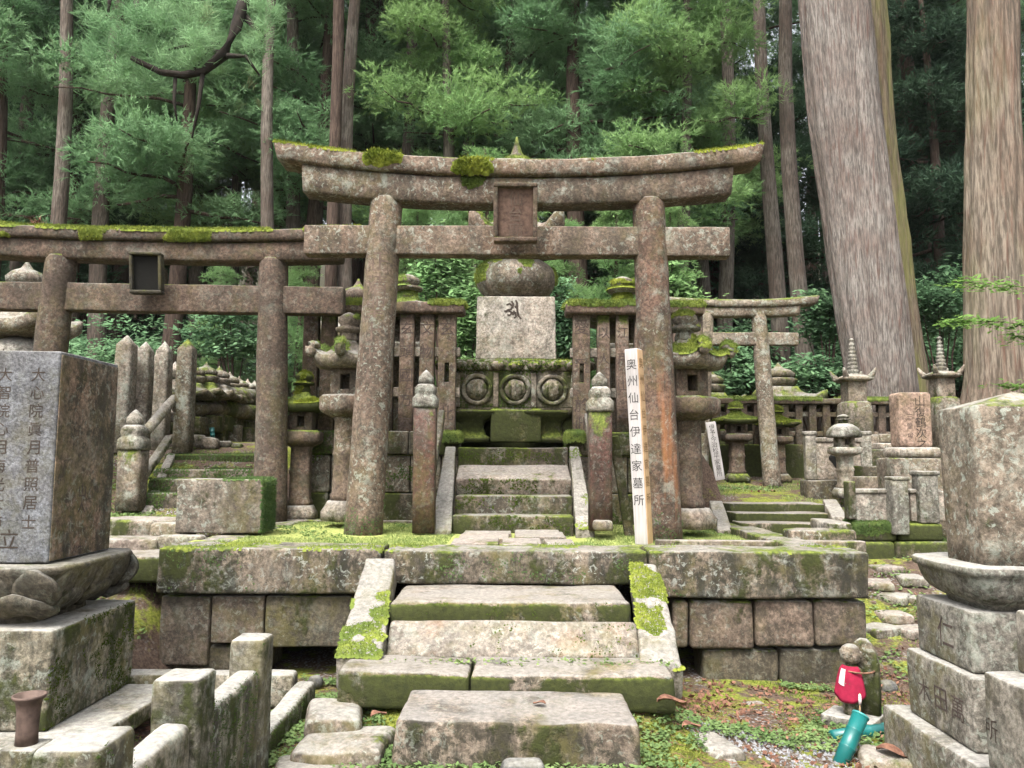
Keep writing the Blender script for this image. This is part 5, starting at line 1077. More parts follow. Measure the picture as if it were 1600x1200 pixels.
near = [(0,-40,17,.95),(1,95,18.5,1.0),(0,262,16.5,.95),(2,345,19.5,1.0),(1,488,18.0,.95),(0,575,21,1.0),(2,690,17.0,1.0),(0,800,19,1.05),(1,905,17.5,1.0),(0,1010,18.5,1.0),(2,1075,16.2,.95),(5,1140,18,1.0),(5,1215,17,1.0),(5,1258,15.5,.95),
        (6,90,20.5,1.1),(6,150,22,1.1),(6,230,21,1.1),(6,20,22,1.1),(0,180,20,1.1),(2,420,21,1.15),(0,40,21.5,1.1),(1,640,22,1.15),(2,1110,21,1.1),
        (5,60,16,.9),(5,150,17,1.0),(5,405,15.5,.8),(5,440,18,1.0),(5,540,16,.9),(5,625,19,1.0),(5,735,20,1.0),(5,20,19,1.0),(5,985,20,1.0),(5,300,20,1.1),(6,1150,23,1.1),(6,1200,26,1.2),(6,1235,22,1.1),(6,1470,21,1.3),(6,1520,24,1.4),(6,1560,27,1.5),(3,1490,27,1.2),(3,1445,23,1.1),(3,1540,31,1.3),(6,1440,26,1.4),(6,930,21,1.1),(6,985,23,1.2),
        (4,640,14.2,.50),(4,705,13.8,.52),(4,880,13.8,.45),(4,1045,14.2,.5),(4,465,14.6,.42),(4,340,15.0,.38),(4,960,15.4,.6),(4,760,15.2,.65)]
desc = {0: 'cedar with pale drooping plumes', 1: 'dense blue-green cedar', 2: 'fresh light green cedar', 3: 'tall dark cedar', 4: 'young bushy cedar', 5: 'slender bare-trunked cedar', 6: 'dark low cedar of the understory'}
rank = {0: 'edge of the wood', 1: 'second row of the wood'}
lab_n = {}
for k, u, Y, s in near: 
    pl = ('behind the left torii lintel' if u < 180 else 'above the left torii plaque' if u < 300 else 'above the mossy left stairs' if u < 420 else 'behind the left end of the central lintel' if u < 560 else 'behind the left torii pillar' if u < 660 else 'left of the stupa jewel' if u < 760 else 'directly behind the great stupa' if u < 850 else 'right of the stupa jewel' if u < 950 else 'behind the right torii pillar' if u < 1060 else 'behind the right end of the central lintel' if u < 1160 else 'left of the giant cedar' if u < 1300 else 'between the giant cedars')
    l = desc[k]+', '+pl; lab_n[l] = lab_n.get(l, 0)+1
    if lab_n[l] > 1: l = desc[k] + ', the ' + ('nearer' if Y < 16 else 'farther') + ' ' + pl.replace('directly ', '')
    put(k, u, Y, s, l)
gr = random.Random(77); far = []
for row, (Y, n, kinds, sb) in enumerate([(22.5, 15, (3, 1, 3, 3), 1.2), (25, 17, (6,), 1.0), (29, 19, (3, 3, 1), 1.4), (33, 17, (6,), 1.3), (38, 18, (3,), 1.35), (48, 11, (3,), 1.5)]):
    for i in range(n):
        u = -260 + (2120)*(i+0.5*(row % 2))/n + gr.uniform(-35, 35); k = kinds[gr.randrange(len(kinds))]
        if u > 1130 and row in (0, 2): k = gr.choice((3, 5, 3))
        if 1080 < u < 1250 and row in (2, 4, 5): continue
        if k == 6: sb *= 0.8
        put(k, u, Y+gr.uniform(-2.2, 2.2), gr.uniform(0.9, 1.1)*(sb if k < 3 or k == 6 else min(sb, 1.25)), '%s deep in the wood, %s of the picture' % (desc[k], pos_w(u)))
# the two giant cedars
def giant(label, Y, pts, mat, second=None):
    """pts: (v, u_left, u_right) outline of the bole"""
    b = at((pts[0][1]+pts[0][2])/2, pts[0][0], Y); zg = Hs(b.x, Y); t = thing('giant_cedar', label, 'tree', (b.x, Y, zg)); prof = []
    for v, a, c in pts: q0, q1 = at(a, v, Y), at(c, v, Y); prof.append((q0.z-zg, (q0.x+q1.x)/2-b.x, (q1.x-q0.x)/2))
    prof = [(-0.5, prof[0][1], prof[0][2]*1.10), (0.1, prof[0][1], prof[0][2]*1.04)] + [p for p in prof if p[0] > 0.25]
    zl, xl, rl = prof[-1]; prof += [(zl+5, xl+(xl-prof[-2][1])*1.0, rl*0.85), (zl+11, xl+(xl-prof[-2][1])*1.5, rl*0.55), (zl+16, xl, rl*0.2)]
    zs = np.array([p[0] for p in prof]); n = 70; zz = np.concatenate([np.linspace(-0.5, zl, n), np.linspace(zl+.5, zl+16, 16)])
    sec = [(float(z), float(np.interp(z, zs, [p[2] for p in prof]))) for z in zz]
    N = 96; V, F = loft(sec, 'round', N, 0.0, off=lambda z: (float(np.interp(z, zs, [p[1] for p in prof])), 0))
    cx = np.interp(V[:,2], zs, [p[1] for p in prof]); d = V[:,:2]-np.stack([cx, 0*cx], 1); L = np.linalg.norm(d, axis=1, keepdims=True); th = np.arctan2(d[:,1], d[:,0])
    ridg = (0.28-np.abs(fbm(np.stack([np.cos(th)*7, np.sin(th)*7, V[:,2]*0.16], 1), 201, 4)))*0.11 + fbm(np.stack([np.cos(th)*16, np.sin(th)*16, V[:,2]*0.7], 1), 207, 3)*0.022 + fbm(np.stack([np.cos(th)*1.2, np.sin(th)*1.2, V[:,2]*0.3], 1), 209, 2)*0.05
    V[:,:2] += d/np.maximum(L, 1e-6)*ridg[:,None]*np.minimum(1, L/0.3)
    part('trunk', (V, F), M[mat], t)
    return t, prof, zl
c1, pr1, zl1 = giant('giant reddish-grey cedar trunk leaning left with a greenish twin stem, right', 12.0, [(690, 1350, 1440), (600, 1326, 1428), (500, 1310, 1412), (400, 1297, 1398), (300, 1285, 1384), (200, 1270, 1372), (100, 1260, 1362), (0, 1252, 1352)], 'cedar')
b0_ = c1.location
sec = []
for v, u in [(700, 1420), (600, 1412), (500, 1399), (400, 1387), (300, 1376), (200, 1365), (100, 1359), (0, 1353), (-200, 1342)]:
    q = at(u, v, 12.35); sec.append((q.z-b0_.z, q.x-b0_.x))
zs_ = np.array([s[0] for s in sec]); xs_ = [s[1] for s in sec]; zz = np.linspace(-0.5, zs_[-1]+8, 60)
V, F = loft([(float(z), 0.37-0.008*max(0, float(z))) for z in zz], 'round', 64, 0.03, 2.0, off=lambda z: (float(np.interp(z, zs_, xs_)), 0.35)); th = np.arctan2(V[:,1]-.35, V[:,0]-np.interp(V[:,2], zs_, xs_))
V[:,:2] += (fbm(np.stack([np.cos(th)*5, np.sin(th)*5, V[:,2]*0.25], 1), 221, 4)*0.05)[:,None]*np.stack([np.cos(th), np.sin(th)], 1)
part('twin_stem', (V, F), M['cedar_green'], c1)
c2_, pr2, zl2 = giant('tall straight cedar trunk at the right edge of the picture', 10.6, [(650, 1502, 1606), (600, 1510, 1600), (500, 1512, 1594), (400, 1513, 1590), (300, 1515, 1588), (200, 1516, 1586), (100, 1516, 1585), (0, 1517, 1584)], 'cedar2')
for t_, z_, sd in ((c1, 11.5, 31), (c2_, 11.0, 32)):
    me, lim = crown_mesh('crown', sd, z_, z_+12, 2.6, 0.8, 26, 4, M['needle_dark']); mobj('crown', me, t_); part('limbs', lim, M['trunk'], t_, kind='stuff')
# crooked dark limb hanging in from the top left, with its pine needles
lt = thing('pine_tree', 'dark crooked pine limb hanging in from the top left with needle tufts', 'tree', (PX(420, 300, 13.0), 13.0, Hs(PX(420, 300, 13.0), 13.0)))
LO = Vector(lt.location)
def limb(pl, Y, r0, r1):
    P_ = [at(u, v, Y+dy)-LO for u, v, dy in pl]; return tube(P_, list(np.linspace(r0, r1, len(P_))), 8, 0.035)
trunk_top = at(430, -330, 13.0)-LO
part('limb', limb([(420, -130, 0), (384, -10, -.2), (368, 45, -.4), (350, 85, -.5), (318, 112, -.6), (285, 118, -.6), (250, 112, -.7), (205, 90, -.8)], 12.6, .12, .04), M['bark_twig'], lt)
for pl, a, b in [([(378, 20, -.2), (410, 55, -.3), (405, 80, -.3), (385, 78, -.3)], .045, .012), ([(350, 86, -.5), (385, 88, -.5), (405, 118, -.5)], .03, .01), ([(318, 112, -.6), (310, 165, -.6), (300, 215, -.6)], .03, .01), ([(275, 118, -.6), (272, 160, -.6), (276, 190, -.6)], .025, .008), ([(300, 116, -.6), (330, 70, -.3), (345, 68, -.2)], .025, .01), ([(350, 85, -.5), (300, 70, -.5), (265, 78, -.5)], .03, .01), ([(210, -20, -.4), (215, 30, -.4), (218, 55, -.4)], .035, .01), ([(172, -20, -.4), (170, 20, -.4)], .03, .012)]:
    part('limb', limb(pl, 12.6, a*1.5, b*1.5), M['bark_twig'], lt)
g = np.random.default_rng(9); Vs = []
def pine_tuft(c, r, n):
    d = g.normal(size=(n, 3)); d[:,2] = np.abs(d[:,2])*0.7+0.1; d /= np.linalg.norm(d, axis=1)[:,None]; b = np.tile(np.array(c), (n, 1)) + g.normal(size=(n, 3))*r*0.25
    a = np.cross(d, g.normal(size=d.shape)); a /= np.linalg.norm(a, axis=1)[:,None]; L = (r*(0.7+0.5*g.random(n)))[:,None]
    return np.stack([b-a*.006, b+a*.006, b+d*L], 1).reshape(-1, 3)
for u, v, dy, r in [(250, 95, -.7, .30), (215, 80, -.8, .30), (285, 95, -.6, .28), (320, 85, -.5, .28), (350, 55, -.3, .26), (265, 60, -.5, .30), (300, 55, -.5, .28), (395, 60, -.3, .25), (410, 100, -.5, .22), (180, 100, -.8, .3), (240, 45, -.5, .3), (330, 30, -.3, .3), (150, 60, -.6, .3), (430, 20, -.3, .3), (290, 20, -.4, .3)]:
    for k in range(3): Vs.append(pine_tuft(tuple(at(u, v, 12.6+dy)-LO+Vector(g.normal(size=3)*0.22)), r, 130))
V = np.concatenate(Vs); mobj('crown', fastmesh('crown', V, np.arange(len(V)).reshape(-1, 3), M['needle']), lt)
part('trunk', (lambda q: (q[0], q[1]))(tube([Vector((0.5, 2.6, -0.4)), Vector((0.5, 2.6, 4)), Vector((0.52, 2.6, 8.5)), Vector((0.5, 2.4, 11.5)), Vector((0.3, 1.2, 12.4)), at(420, -130, 12.6)-LO], [.14, .13, .12, .11, .1, .09], 12, 0.03)), M['trunk'], lt)
# broad-leaved undergrowth
def bush(label, u, v, Y, rx, rz_, n, mat, leaf=0.055, seed=0, flat=0.35, name='shrub'):
    p = at(u, v, Y); zg = Hs(p.x, Y); t = thing(name, label, 'shrub', (p.x, Y, zg)); g = np.random.default_rng(seed); hc = p.z-zg
    nc = 26; C = g.normal(size=(nc, 3)); C /= np.linalg.norm(C, axis=1)[:,None]; C *= (0.35+0.6*g.random(nc))[:,None]; C *= np.array([rx, rx*0.6, rz_]); C[:,2] += hc
    J = g.integers(0, nc, n); P = C[J] + g.normal(size=(n, 3))*np.array([rx*.24, rx*.24, rz_*.10]); Nn = np.tile([0, -0.25, 1.0], (n, 1)) + g.normal(size=(n, 3))*flat; Nn /= np.linalg.norm(Nn, axis=1)[:,None]
    a, b = frames(Nn, g); s = (leaf*(0.6+0.8*g.random(n)))[:,None]
    V = np.stack([P-a*s, P+b*s*0.45, P+a*s, P-b*s*0.45], 1).reshape(-1, 3); mobj('foliage', fastmesh('foliage', V, np.arange(4*n).reshape(-1, 4), M[mat]), t)
    stems = []
    for k in range(7):
        c = C[k*3]; stems.append(tube([(0.05*k-.15, 0, -0.2), (c[0]*.4, c[1]*.4, c[2]*.55), tuple(c)], [.022, .016, .008], 5))
    part('stems', merge(stems), M['trunk'], t); return t
bush('layered dark green shrub between the two giant cedars', 1465, 470, 13.5, 0.95, 0.75, 5200, 'broad', seed=1)
bush('spreading shrub left of the giant cedar, over the fence end', 1290, 500, 13.2, 0.55, 0.6, 3200, 'broad', seed=2)
bush('low leafy shrub between pale torii pillar and giant cedar', 1270, 590, 13.0, 0.75, 0.45, 3600, 'broad', seed=3)
bush('leafy shrub seen between right lantern and pale torii pillar', 1150, 585, 13.2, 0.55, 0.55, 3000, 'broad', seed=4)
bush('feathery bush behind the right fence beam beside the red pillar', 1055, 440, 12.6, 0.55, 0.6, 3600, 'needle_fresh', seed=5)
bush('feathery bush left of the great stupa, over the left fence', 690, 440, 12.4, 0.45, 1.0, 4200, 'needle_fresh', seed=6)
bush('fern-like growth right of the great stupa cube', 890, 500, 12.2, 0.5, 0.9, 3600, 'broad', seed=7)
bush('shrub left of the stupa cube, above the fence end', 728, 520, 11.8, 0.28, 0.9, 2600, 'needle_fresh', seed=8)
bush('dark shrub behind the left stupa row', 370, 520, 14.0, 0.9, 0.6, 3600, 'broad', seed=9)
bush('dark undergrowth behind tall pale posts on the left', 180, 560, 14.5, 1.2, 0.8, 4200, 'broad', seed=10)
bush('shady undergrowth far right behind the edge cedar', 1560, 520, 14.5, 1.0, 1.2, 4200, 'broad', seed=11)
for i, (u, Y) in enumerate([(0, 17), (110, 18), (290, 17.5), (450, 18), (560, 18.5), (640, 18), (930, 17), (1020, 17.5), (1120, 16.5), (1200, 17.5), (1330, 17), (1440, 18), (1500, 19), (1560, 20), (1620, 18)]):
    bush('forest-floor shrub in the shade of the wood, %s' % ['at the far left edge', 'behind the left torii left pillar', 'under the left torii plaque', 'right of the left torii pillar', 'behind the brown stupa', 'left of the fence finial', 'right of the stupa sphere', 'behind the right pillar', 'behind the pale torii lintel', 'behind the pale torii pillar', 'left foot of the giant cedar', 'right foot of the giant cedar', 'deep between the giant cedars', 'behind the edge cedar', 'beyond the right edge'][i], u, 560, Y, 1.3, 0.9, 3800, 'broad' if i % 3 else 'needle_dark', 0.075, seed=20+i)
# bright maple spray in front of the right cedar
mp = thing('maple_sapling', 'thin sapling with bright flat sprays of leaves before the right edge cedar', 'sapling', (PX(1640, 700, 9.0), 9.0, Hs(PX(1640, 700, 9.0), 9.0))); LO = Vector(mp.location); g = np.random.default_rng(3); Vs = []; br = []
for (u0, v0, u1, v1, n, dy) in [(1640, 455, 1490, 440, 330, 0), (1640, 512, 1478, 500, 380, -.2), (1640, 545, 1575, 522, 160, -.1), (1640, 610, 1560, 600, 140, 0), (1380, 905, 1381, 905, 0, 0)]:
    if not n: continue
    A, B = at(u0, v0, 9.0+dy)-LO, at(u1, v1, 9.0+dy)-LO; br.append(tube([Vector((0, 0, max(0.1, A.z-0.5))), A, A.lerp(B, .5)+Vector((0, 0, .03)), B], [.014, .010, .006, .003], 5))
    t = g.random(n)**0.8; P = np.array([tuple(A.lerp(B, float(k))) for k in t]) + g.normal(size=(n, 3))*np.array([.06, .16, .018]); Nn = np.tile([0, -0.2, 1.0], (n, 1)) + g.normal(size=(n, 3))*.25; Nn /= np.linalg.norm(Nn, axis=1)[:,None]
    a, b = frames(Nn, g); s = (.05*(0.6+0.7*g.random(n)))[:,None]; Vs.append(np.stack([P-a*s, P+b*s*0.4, P+a*s, P-b*s*0.4], 1).reshape(-1, 3))
V = np.concatenate(Vs); mobj('foliage', fastmesh('foliage', V, np.arange(len(V)).reshape(-1, 4), M['maple']), mp); br.append(tube([(0, 0, -.2), (0.02, 0, 1.2), (0, 0, 2.6)], [.03, .022, .01], 6)); part('stem', merge(br), M['trunk'], mp)


# thin scattering volume around everything, added to lift the blacks in the wood
hm = bpy.data.materials.new('black_lift_haze'); hm.use_nodes = True; hm.node_tree.nodes.clear()
ho = hm.node_tree.nodes.new('ShaderNodeOutputMaterial'); hv = hm.node_tree.nodes.new('ShaderNodeVolumePrincipled'); hm.node_tree.links.new(hv.outputs[0], ho.inputs['Volume'])
hv.inputs['Color'].default_value = (0.93, 0.97, 0.95, 1); hv.inputs['Density'].default_value = HAZE; hv.inputs['Anisotropy'].default_value = 0.2
part('added_haze', (np.array([(x, y, z) for x in (-155, 155) for y in (-8, 145) for z in (-2.6, 64)]), [(0,1,3,2),(4,6,7,5),(0,4,5,1),(2,3,7,6),(0,2,6,4),(1,5,7,3)]), hm, None, False, kind='stuff')
# ------------------------------------------------------------------ statue with red bib and its vases
jb = at(1335, 1128, 4.7)
J = thing('jizo_statue', 'small stone statue with red bib and pale patch before a round-topped slab', 'statue', (jb.x, 4.72, Hs(jb.x, 4.72)-0.01), -0.72)
jz = 0.0
part('base', rbox((0.30, 0.24, 0.07), (0.0, 0, 0.0), 0.015, 0.04, 0.008), M['grey'], J)
part('backing_slab', loft([(0.06, .082, .032), (0.2, .084, .032), (0.36, .082, .030), (0.43, .070, .028), (0.475, .048, .024), (0.50, .02, .014)], 'sq5', 32, 0.006, 6, (0.055, 0.075, 0)), M['rock'], J)
body_secs = [(0.06, .050, .045), (0.09, .052, .047), (0.16, .056, .05), (0.24, .064, .052), (0.30, .068, .050), (0.335, .058, .044), (0.352, .032, .03), (0.362, .034, .034), (0.375, .050, .050), (0.40, .057, .058), (0.43, .057, .058), (0.455, .047, .049), (0.47, .026, .028), (0.474, .006, .006)]
fig = part('figure', loft(body_secs, 'round', 32, 0.003, 9, (0, 0, 0)), M['rock'], J)
part('nose', tf(loft([(0, .004), (.012, .008), (.03, .005)], 'round', 10, 0), (0, -0.057, 0.397), (-0.12, 0, 0)), M['rock'], J)
for s in (-1, 1):
    part('ear', tf(loft([(-.02, .004), (-.008, .009), (.012, .010), (.022, .004)], 'round', 10, 0), (s*.056, 0.005, 0.415)), M['rock'], J)
    part('eye', rbox((0.016, 0.004, 0.004), (s*.021, -0.0545, 0.416), 0.001, 0.01, 0), M['cut_dark'], J)
    part('hand', tf(loft([(0, .012), (.02, .016), (.045, .012), (.055, .004)], 'round', 12, 0.001), (s*.012, -0.060, 0.235), (-.15, 0, -s*0.15)), M['rock'], J)
part('mouth', rbox((0.018, 0.004, 0.003), (0, -0.0525, 0.381), 0.001, 0.01, 0), M['cut_dark'], J)
# bib: a cloth sheet wrapped round the chest
n, m_ = 20, 12; V = []
for i in range(n):
    a = math.pi*1.5 + (i/(n-1)-0.5)*2.5
    for j in range(m_):
        t = j/(m_-1); e = (i/(n-1)-0.5)*2; lowz = 0.150 + 0.05*e*e; z = 0.352-(0.352-lowz)*t; rr_ = 0.047+0.052*t**0.55 + 0.004*math.sin(a*9)*t; V.append((math.cos(a)*rr_*0.98, math.sin(a)*rr_*0.9, z))
V = np.array(V); V2 = V*np.array([.955, .955, 1]); F = [(i*m_+j, (i+1)*m_+j, (i+1)*m_+j+1, i*m_+j+1) for i in range(n-1) for j in range(m_-1)]; nV = len(V)
bd = list(range(m_)) + [i*m_+m_-1 for i in range(1, n)] + [(n-1)*m_+j for j in range(m_-2, -1, -1)] + [i*m_ for i in range(n-2, 0, -1)]
part('bib', (np.concatenate([V, V2]), F + [tuple(k+nV for k in f[::-1]) for f in F] + [(p, q, q+nV, p+nV) for p, q in zip(bd, bd[1:]+bd[:1])]), M['bib_red'], J)
Vp = []
for i in range(4, 9):
    for j in range(1, 7): q = V[i*m_+j]; Vp.append((q[0]*1.05, q[1]*1.05, q[2]))
part('bib_patch', (np.array(Vp), [(i*6+j, (i+1)*6+j, (i+1)*6+j+1, i*6+j+1) for i in range(4) for j in range(5)]), M['bib_white'], J)
rp = [(math.cos(t)*.088+0.03, math.sin(t)*.092+.035, 0.325) for t in np.linspace(0, 2*math.pi, 25)]
part('bib_cord', tube(rp, [.006]*25, 6), M['dead'], J)
teal('leaning teal plastic bamboo vase before the red-bibbed statue', at(1312, 1196, 4.15), at(1345, 1117, 4.25), 0.041)
teal('teal plastic bamboo vase lying on its side behind the leaning one', at(1300, 1150, 4.45), at(1384, 1140, 4.55), 0.034)
ic = thing('vase_stick', 'thin pale stick standing in the leaning teal vase', 'stick', at(1343, 1120, 4.25)); part('stick', tube([(0, 0, -.05), (.004, 0, .05), (.006, 0, .12)], [.004, .004, .004], 6), M['signtan'], ic); part('wrap', tube([(.005, 0, .06), (.006, 0, .085), (.006, 0, .115)], [.006, .009, .006], 8), M['bib_white'], ic)

# ------------------------------------------------------------------ loose stones and flagstones in front
def rock(label, u, v, z, sx_, sy_, h, mat, rz=0.0, name='flagstone', cat='flagstone', amp=0.03):
    Y = None
    for k in range(400):
        y = 1.8+k*0.02
        if PZ(u, v, y) <= z: Y = y; break
    Y = Y or 4.0; p = at(u, v, Y); t = thing(name, label, cat, (p.x, Y, z-h), rz)
    o = part('stone', rbox((sx_, sy_, h), (0, 0, 0), min(0.05, h*.45), 0.05, amp, scale=3.0), M[mat], t); return t
rock('pointed pale flagstone left of the lowest step', 525, 1105, -0.64, 0.30, 0.36, 0.14, 'rock', 0.2)
rock('large pale flagstone at the lower left of the steps', 540, 1150, -0.70, 0.46, 0.40, 0.14, 'rock', -0.1)
rock('mossy pale flagstone at the bottom edge, left of the steps', 500, 1192, -0.76, 0.42, 0.36, 0.12, 'rock', 0.3)
rock('pale flagstone at the lower right of the steps', 1105, 1150, -0.78, 0.20, 0.46, 0.12, 'rock', 0.25)
rock('broken flagstone at the bottom edge, right of the steps', 1120, 1196, -0.82, 0.26, 0.30, 0.12, 'rock', 0.1)
rock('small dark slate rock in front of the lowest step', 815, 1188, -0.68, 0.20, 0.13, 0.09, 'slate', 0.1, 'rock', 'rock')
rock('small dark rock under the left coping', 492, 1055, -0.80, 0.10, 0.10, 0.10, 'slate', 0.4, 'rock', 'rock')
rock('small brown rock on the gravel right of the steps', 1178, 1098, -0.88, 0.14, 0.10, 0.06, 'wall', 0.2, 'rock', 'rock')
rock('small grey round rock behind the statue', 1388, 1062, -0.84, 0.12, 0.12, 0.09, 'slate', 0.0, 'rock', 'rock')
rock('mossy boulder behind the lotus base of the left gravestone', 218, 905, -0.30, 0.34, 0.36, 0.36, 'mossy', 0.1, 'boulder', 'boulder', 0.05)
rock('dark mossy stone beside the platform corner on the left', 236, 920, -0.34, 0.2, 0.3, 0.3, 'verymossy', 0.4, 'boulder', 'boulder', 0.05)
rock('pale slab leading up between left gravestone and platform', 228, 872, -0.16, 0.30, 0.30, 0.12, 'rock', 0.3)
rock('mossy kerb stone with a brown leaf under the teal vases', 1395, 1175, -0.83, 0.34, 0.20, 0.14, 'pave', -0.3, 'kerb_stone', 'kerb stone')
for i, (u, v, lab) in enumerate([(1395, 965, 'nearest the platform corner'), (1375, 985, 'low and flat by the platform corner'), (1420, 985, 'pale, beside the lettered base'), (1398, 935, 'middle of the ramp'), (1372, 912, 'left side of the ramp'), (1420, 905, 'right side of the ramp'), (1385, 890, 'top of the ramp'), (1440, 940, 'close behind the lotus seat')]):
    Y = 5.6
    for k in range(300):
        y = 5.0+k*0.02
        if PZ(u, v, y) <= Hs(PX(u, v, y), y): Y = y; break
    t = thing('flagstone', 'mossy ramp flagstone right of the platform, %s' % lab, 'flagstone', (PX(u, v, Y), Y, Hs(PX(u, v, Y), Y)-0.06), 0.3*i, 'ramp flagstones'); part('stone', rbox((0.26+.03*(i % 3), 0.24, 0.09), (0, 0, 0), 0.03, 0.06, 0.02), M['rock' if i % 2 else 'pave'], t)

# ------------------------------------------------------------------ ground cover
g = np.random.default_rng(8)
def on_ground(n, x0, x1, y0, y1, mask=None):
    x = g.uniform(x0, x1, n); y = g.uniform(y0, y1, n); P = np.stack([x, y, H(x, y)], 1)
    if mask is not None: P = P[mask(P)]
    return P
UP = lambda n: np.tile([0, 0, 1.0], (n, 1))
def stuff(name, V, F, mat, label, cat): o = mobj(name, fastmesh(name, V, F, mat), None, 'stuff'); o['label'] = label; o['category'] = cat; return o
free = lambda P: ~((P[:,0] > -2.62) & (P[:,0] < 2.62) & (P[:,1] > 5.5) & (P[:,1] < 8.8))
# short grass and moss on the platform top
n = 52000; x = g.uniform(-2.35, 2.35, n); y = g.uniform(5.9, 8.4, n); P = np.stack([x, y, soilz(x, y)], 1)
k = (fbm(P*1.6, 301, 3) > -0.12) & ~((np.abs(x) < 0.52) & (y < 7.25)) & ~((np.abs(x) < 0.75) & (y > 7.2)); P = P[k]
V, F = blades(P, UP(len(P)), 0.020, 0.006, 0.5, 3); stuff('grass', V, F, M['grass'], 'short yellow-green grass and moss on the platform top', 'grass')
def leaflets(P, s, seed, flat=0.35):
    g2 = np.random.default_rng(seed); J = np.repeat(np.arange(len(P)), 3); Q = P[J] + g2.normal(size=(len(J), 3))*np.array([s, s, s*.4]); Nn = UP(len(Q)) + g2.normal(size=(len(Q), 3))*flat; Nn /= np.linalg.norm(Nn, axis=1)[:,None]
    a, b = frames(Nn, g2); r = (s*(0.6+.7*g2.random(len(Q))))[:,None]; return np.stack([Q-a*r, Q+b*r*.6, Q+a*r, Q-b*r*.6], 1).reshape(-1, 3), np.arange(4*len(Q)).reshape(-1, 4)
n = 5000; x = g.uniform(-2.3, 2.3, n); y = g.uniform(5.95, 8.3, n); P = np.stack([x, y, soilz(x, y)+0.012], 1); P = P[(fbm(P*1.9, 305, 3) > 0.12) & ~((np.abs(x) < 0.5) & (y < 7.25)) & ~((np.abs(x) < 0.75) & (y > 7.2))]
V, F = leaflets(P, 0.013, 5); stuff('clover', V, F, M['clover'], 'small clover leaves among the grass of the platform', 'clover')
# ground in front
P = on_ground(60000, -2.3, 2.7, 3.2, 5.6, lambda P: (fbm(P*1.5, 311, 3) > 0.05)); V, F = blades(P, UP(len(P)), 0.014, 0.008, 0.6, 6); stuff('moss', V, F, M['gmoss'], 'yellow-green moss carpet on the ground around the lower steps', 'moss')
P = on_ground(20000, -2.2, 2.6, 3.2, 5.55, lambda P: (fbm(P*2.1, 315, 3) > 0.02) & ~((P[:,0] > 1.0) & (P[:,0] < 1.9) & (P[:,1] < 4.25))); P[:,2] += 0.022; V, F = leaflets(P, 0.014, 7); stuff('clover', V, F, M['clover'], 'leafy green weeds on the ground around the lower steps', 'weeds')
P = on_ground(4200, 0.95, 2.0, 3.3, 4.45, lambda P: (fbm(P*1.3, 321, 2) > -0.05)); V, F = pads(P, UP(len(P)), 0.012, 0.8, 8); stuff('gravel', V, F, M['pebble'], 'grey gravel right of the lower steps', 'gravel')
P = on_ground(6000, -2.3, 2.7, 3.3, 5.6, lambda P: (fbm(P*1.2, 325, 3) > 0.0)); P[:,2] += 0.012; V, F = leaflets(P, 0.018, 9, 0.7); V, F = V[:len(V)//12*4], np.arange(len(V)//12*4).reshape(-1, 4); stuff('leaf_litter', V, F, M['dead'], 'scattered red-brown dead leaves on the ground', 'leaves')
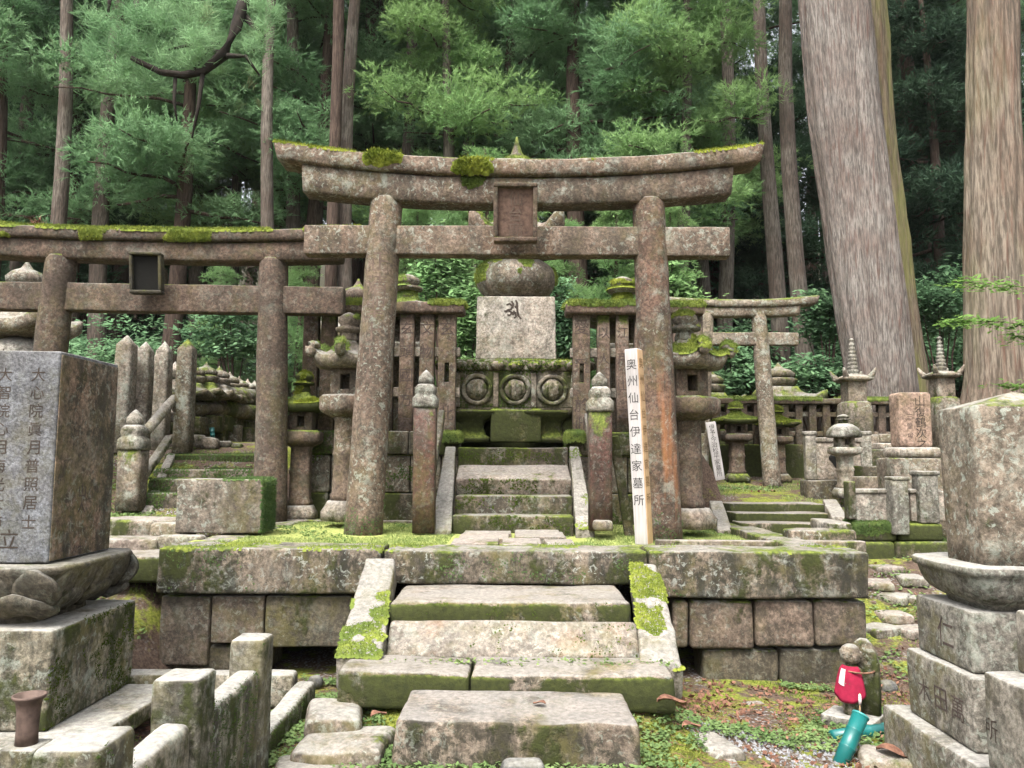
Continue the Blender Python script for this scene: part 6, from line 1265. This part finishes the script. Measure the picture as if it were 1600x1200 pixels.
# slopes left and right, and the back terraces
P = np.concatenate([on_ground(52000, 2.6, 7.5, 5.3, 11.2, lambda P: (fbm(P*1.1, 331, 3) > -0.15)), on_ground(26000, -6.5, -2.6, 5.0, 9.4, lambda P: (fbm(P*1.1, 335, 3) > -0.1))]); V, F = blades(P, UP(len(P)), 0.024, 0.011, 0.6, 10); stuff('grass', V, F, M['grass'], 'mossy grass on the slopes beside the platform', 'grass')
P = np.concatenate([on_ground(9000, 2.6, 7.5, 5.3, 11.2, lambda P: (fbm(P*1.5, 341, 3) > 0.1)), on_ground(5000, -5, -2.6, 5.0, 9.0, lambda P: (fbm(P*1.5, 345, 3) > 0.08))]); P[:,2] += 0.025; V, F = leaflets(P, 0.018, 11); stuff('clover', V, F, M['clover'], 'low leafy weeds on the slopes beside the platform', 'weeds')
P = on_ground(2600, -2.6, 7, 5.0, 11, lambda P: free(P) & (fbm(P*1.0, 351, 3) > 0.1)); P[:,2] += 0.014; V, F = leaflets(P, 0.022, 12, 0.7); V, F = V[:len(V)//12*4], np.arange(len(V)//12*4).reshape(-1, 4); stuff('leaf_litter', V, F, M['dead'], 'brown dead leaves on the right-hand slope', 'leaves')
n = 260; x = g.uniform(-0.9, 0.95, n); P = np.stack([x, np.full(n, 4.53)+g.normal(size=n)*.04, np.full(n, PZ(800, 1036, 4.55))+0.01], 1); V, F = leaflets(P, 0.013, 13); stuff('clover', V, F, M['clover'], 'tiny weeds in the joint behind the second lowest step', 'weeds')
n = 16000; P = on_ground(n, -2.4, 2.8, 3.2, 5.7, lambda P: (fbm(P*1.7, 361, 3) > -0.1)); P[:,2] += 0.008; a = g.random(len(P))*6.283; D = np.stack([np.cos(a), np.sin(a), 0.08*g.normal(size=len(a))], 1)
V, F = blades(P, D, 0.045, 0.004, 0.15, 14); stuff('needle_litter', V, F, M['dead'], 'fallen brown needles strewn over the front ground', 'needles')
# single big curled leaves
def dead_leaf(label, u, v, Y, s, rz):
    t = thing('fallen_leaf', label, 'leaf', at(u, v, Y), rz); n = 7; V = []
    for i in range(n):
        a = i/(n-1); w = s*0.32*math.sin(math.pi*(a*.92+.04)); z = s*0.10*math.sin(a*5)+.01
        for k in (-1, 0, 1): V.append(((a-.5)*s, k*w, z+abs(k)*s*.10))
    part('blade', (rough(np.array(V), s*.05, 9), [(i*3+k, i*3+k+1, (i+1)*3+k+1, (i+1)*3+k) for i in range(n-1) for k in range(2)]), M['dead'], t)
dead_leaf('curled brown leaf by the right end of the second lowest step', 1050, 1100, 4.15, 0.16, 0.1); dead_leaf('curled brown leaf on the moss right of the steps', 1082, 1138, 3.85, 0.11, 0.4); dead_leaf('small brown leaf on the lowest step', 843, 1102, 3.95, 0.07, 2.6); dead_leaf('red-brown leaf on the mossy kerb under the teal vases', 1395, 1180, 4.1, 0.16, -0.5); dead_leaf('brown leaf left of the lowest step', 592, 1120, 3.85, 0.10, 0.9)
# stupa row labels etc. end here
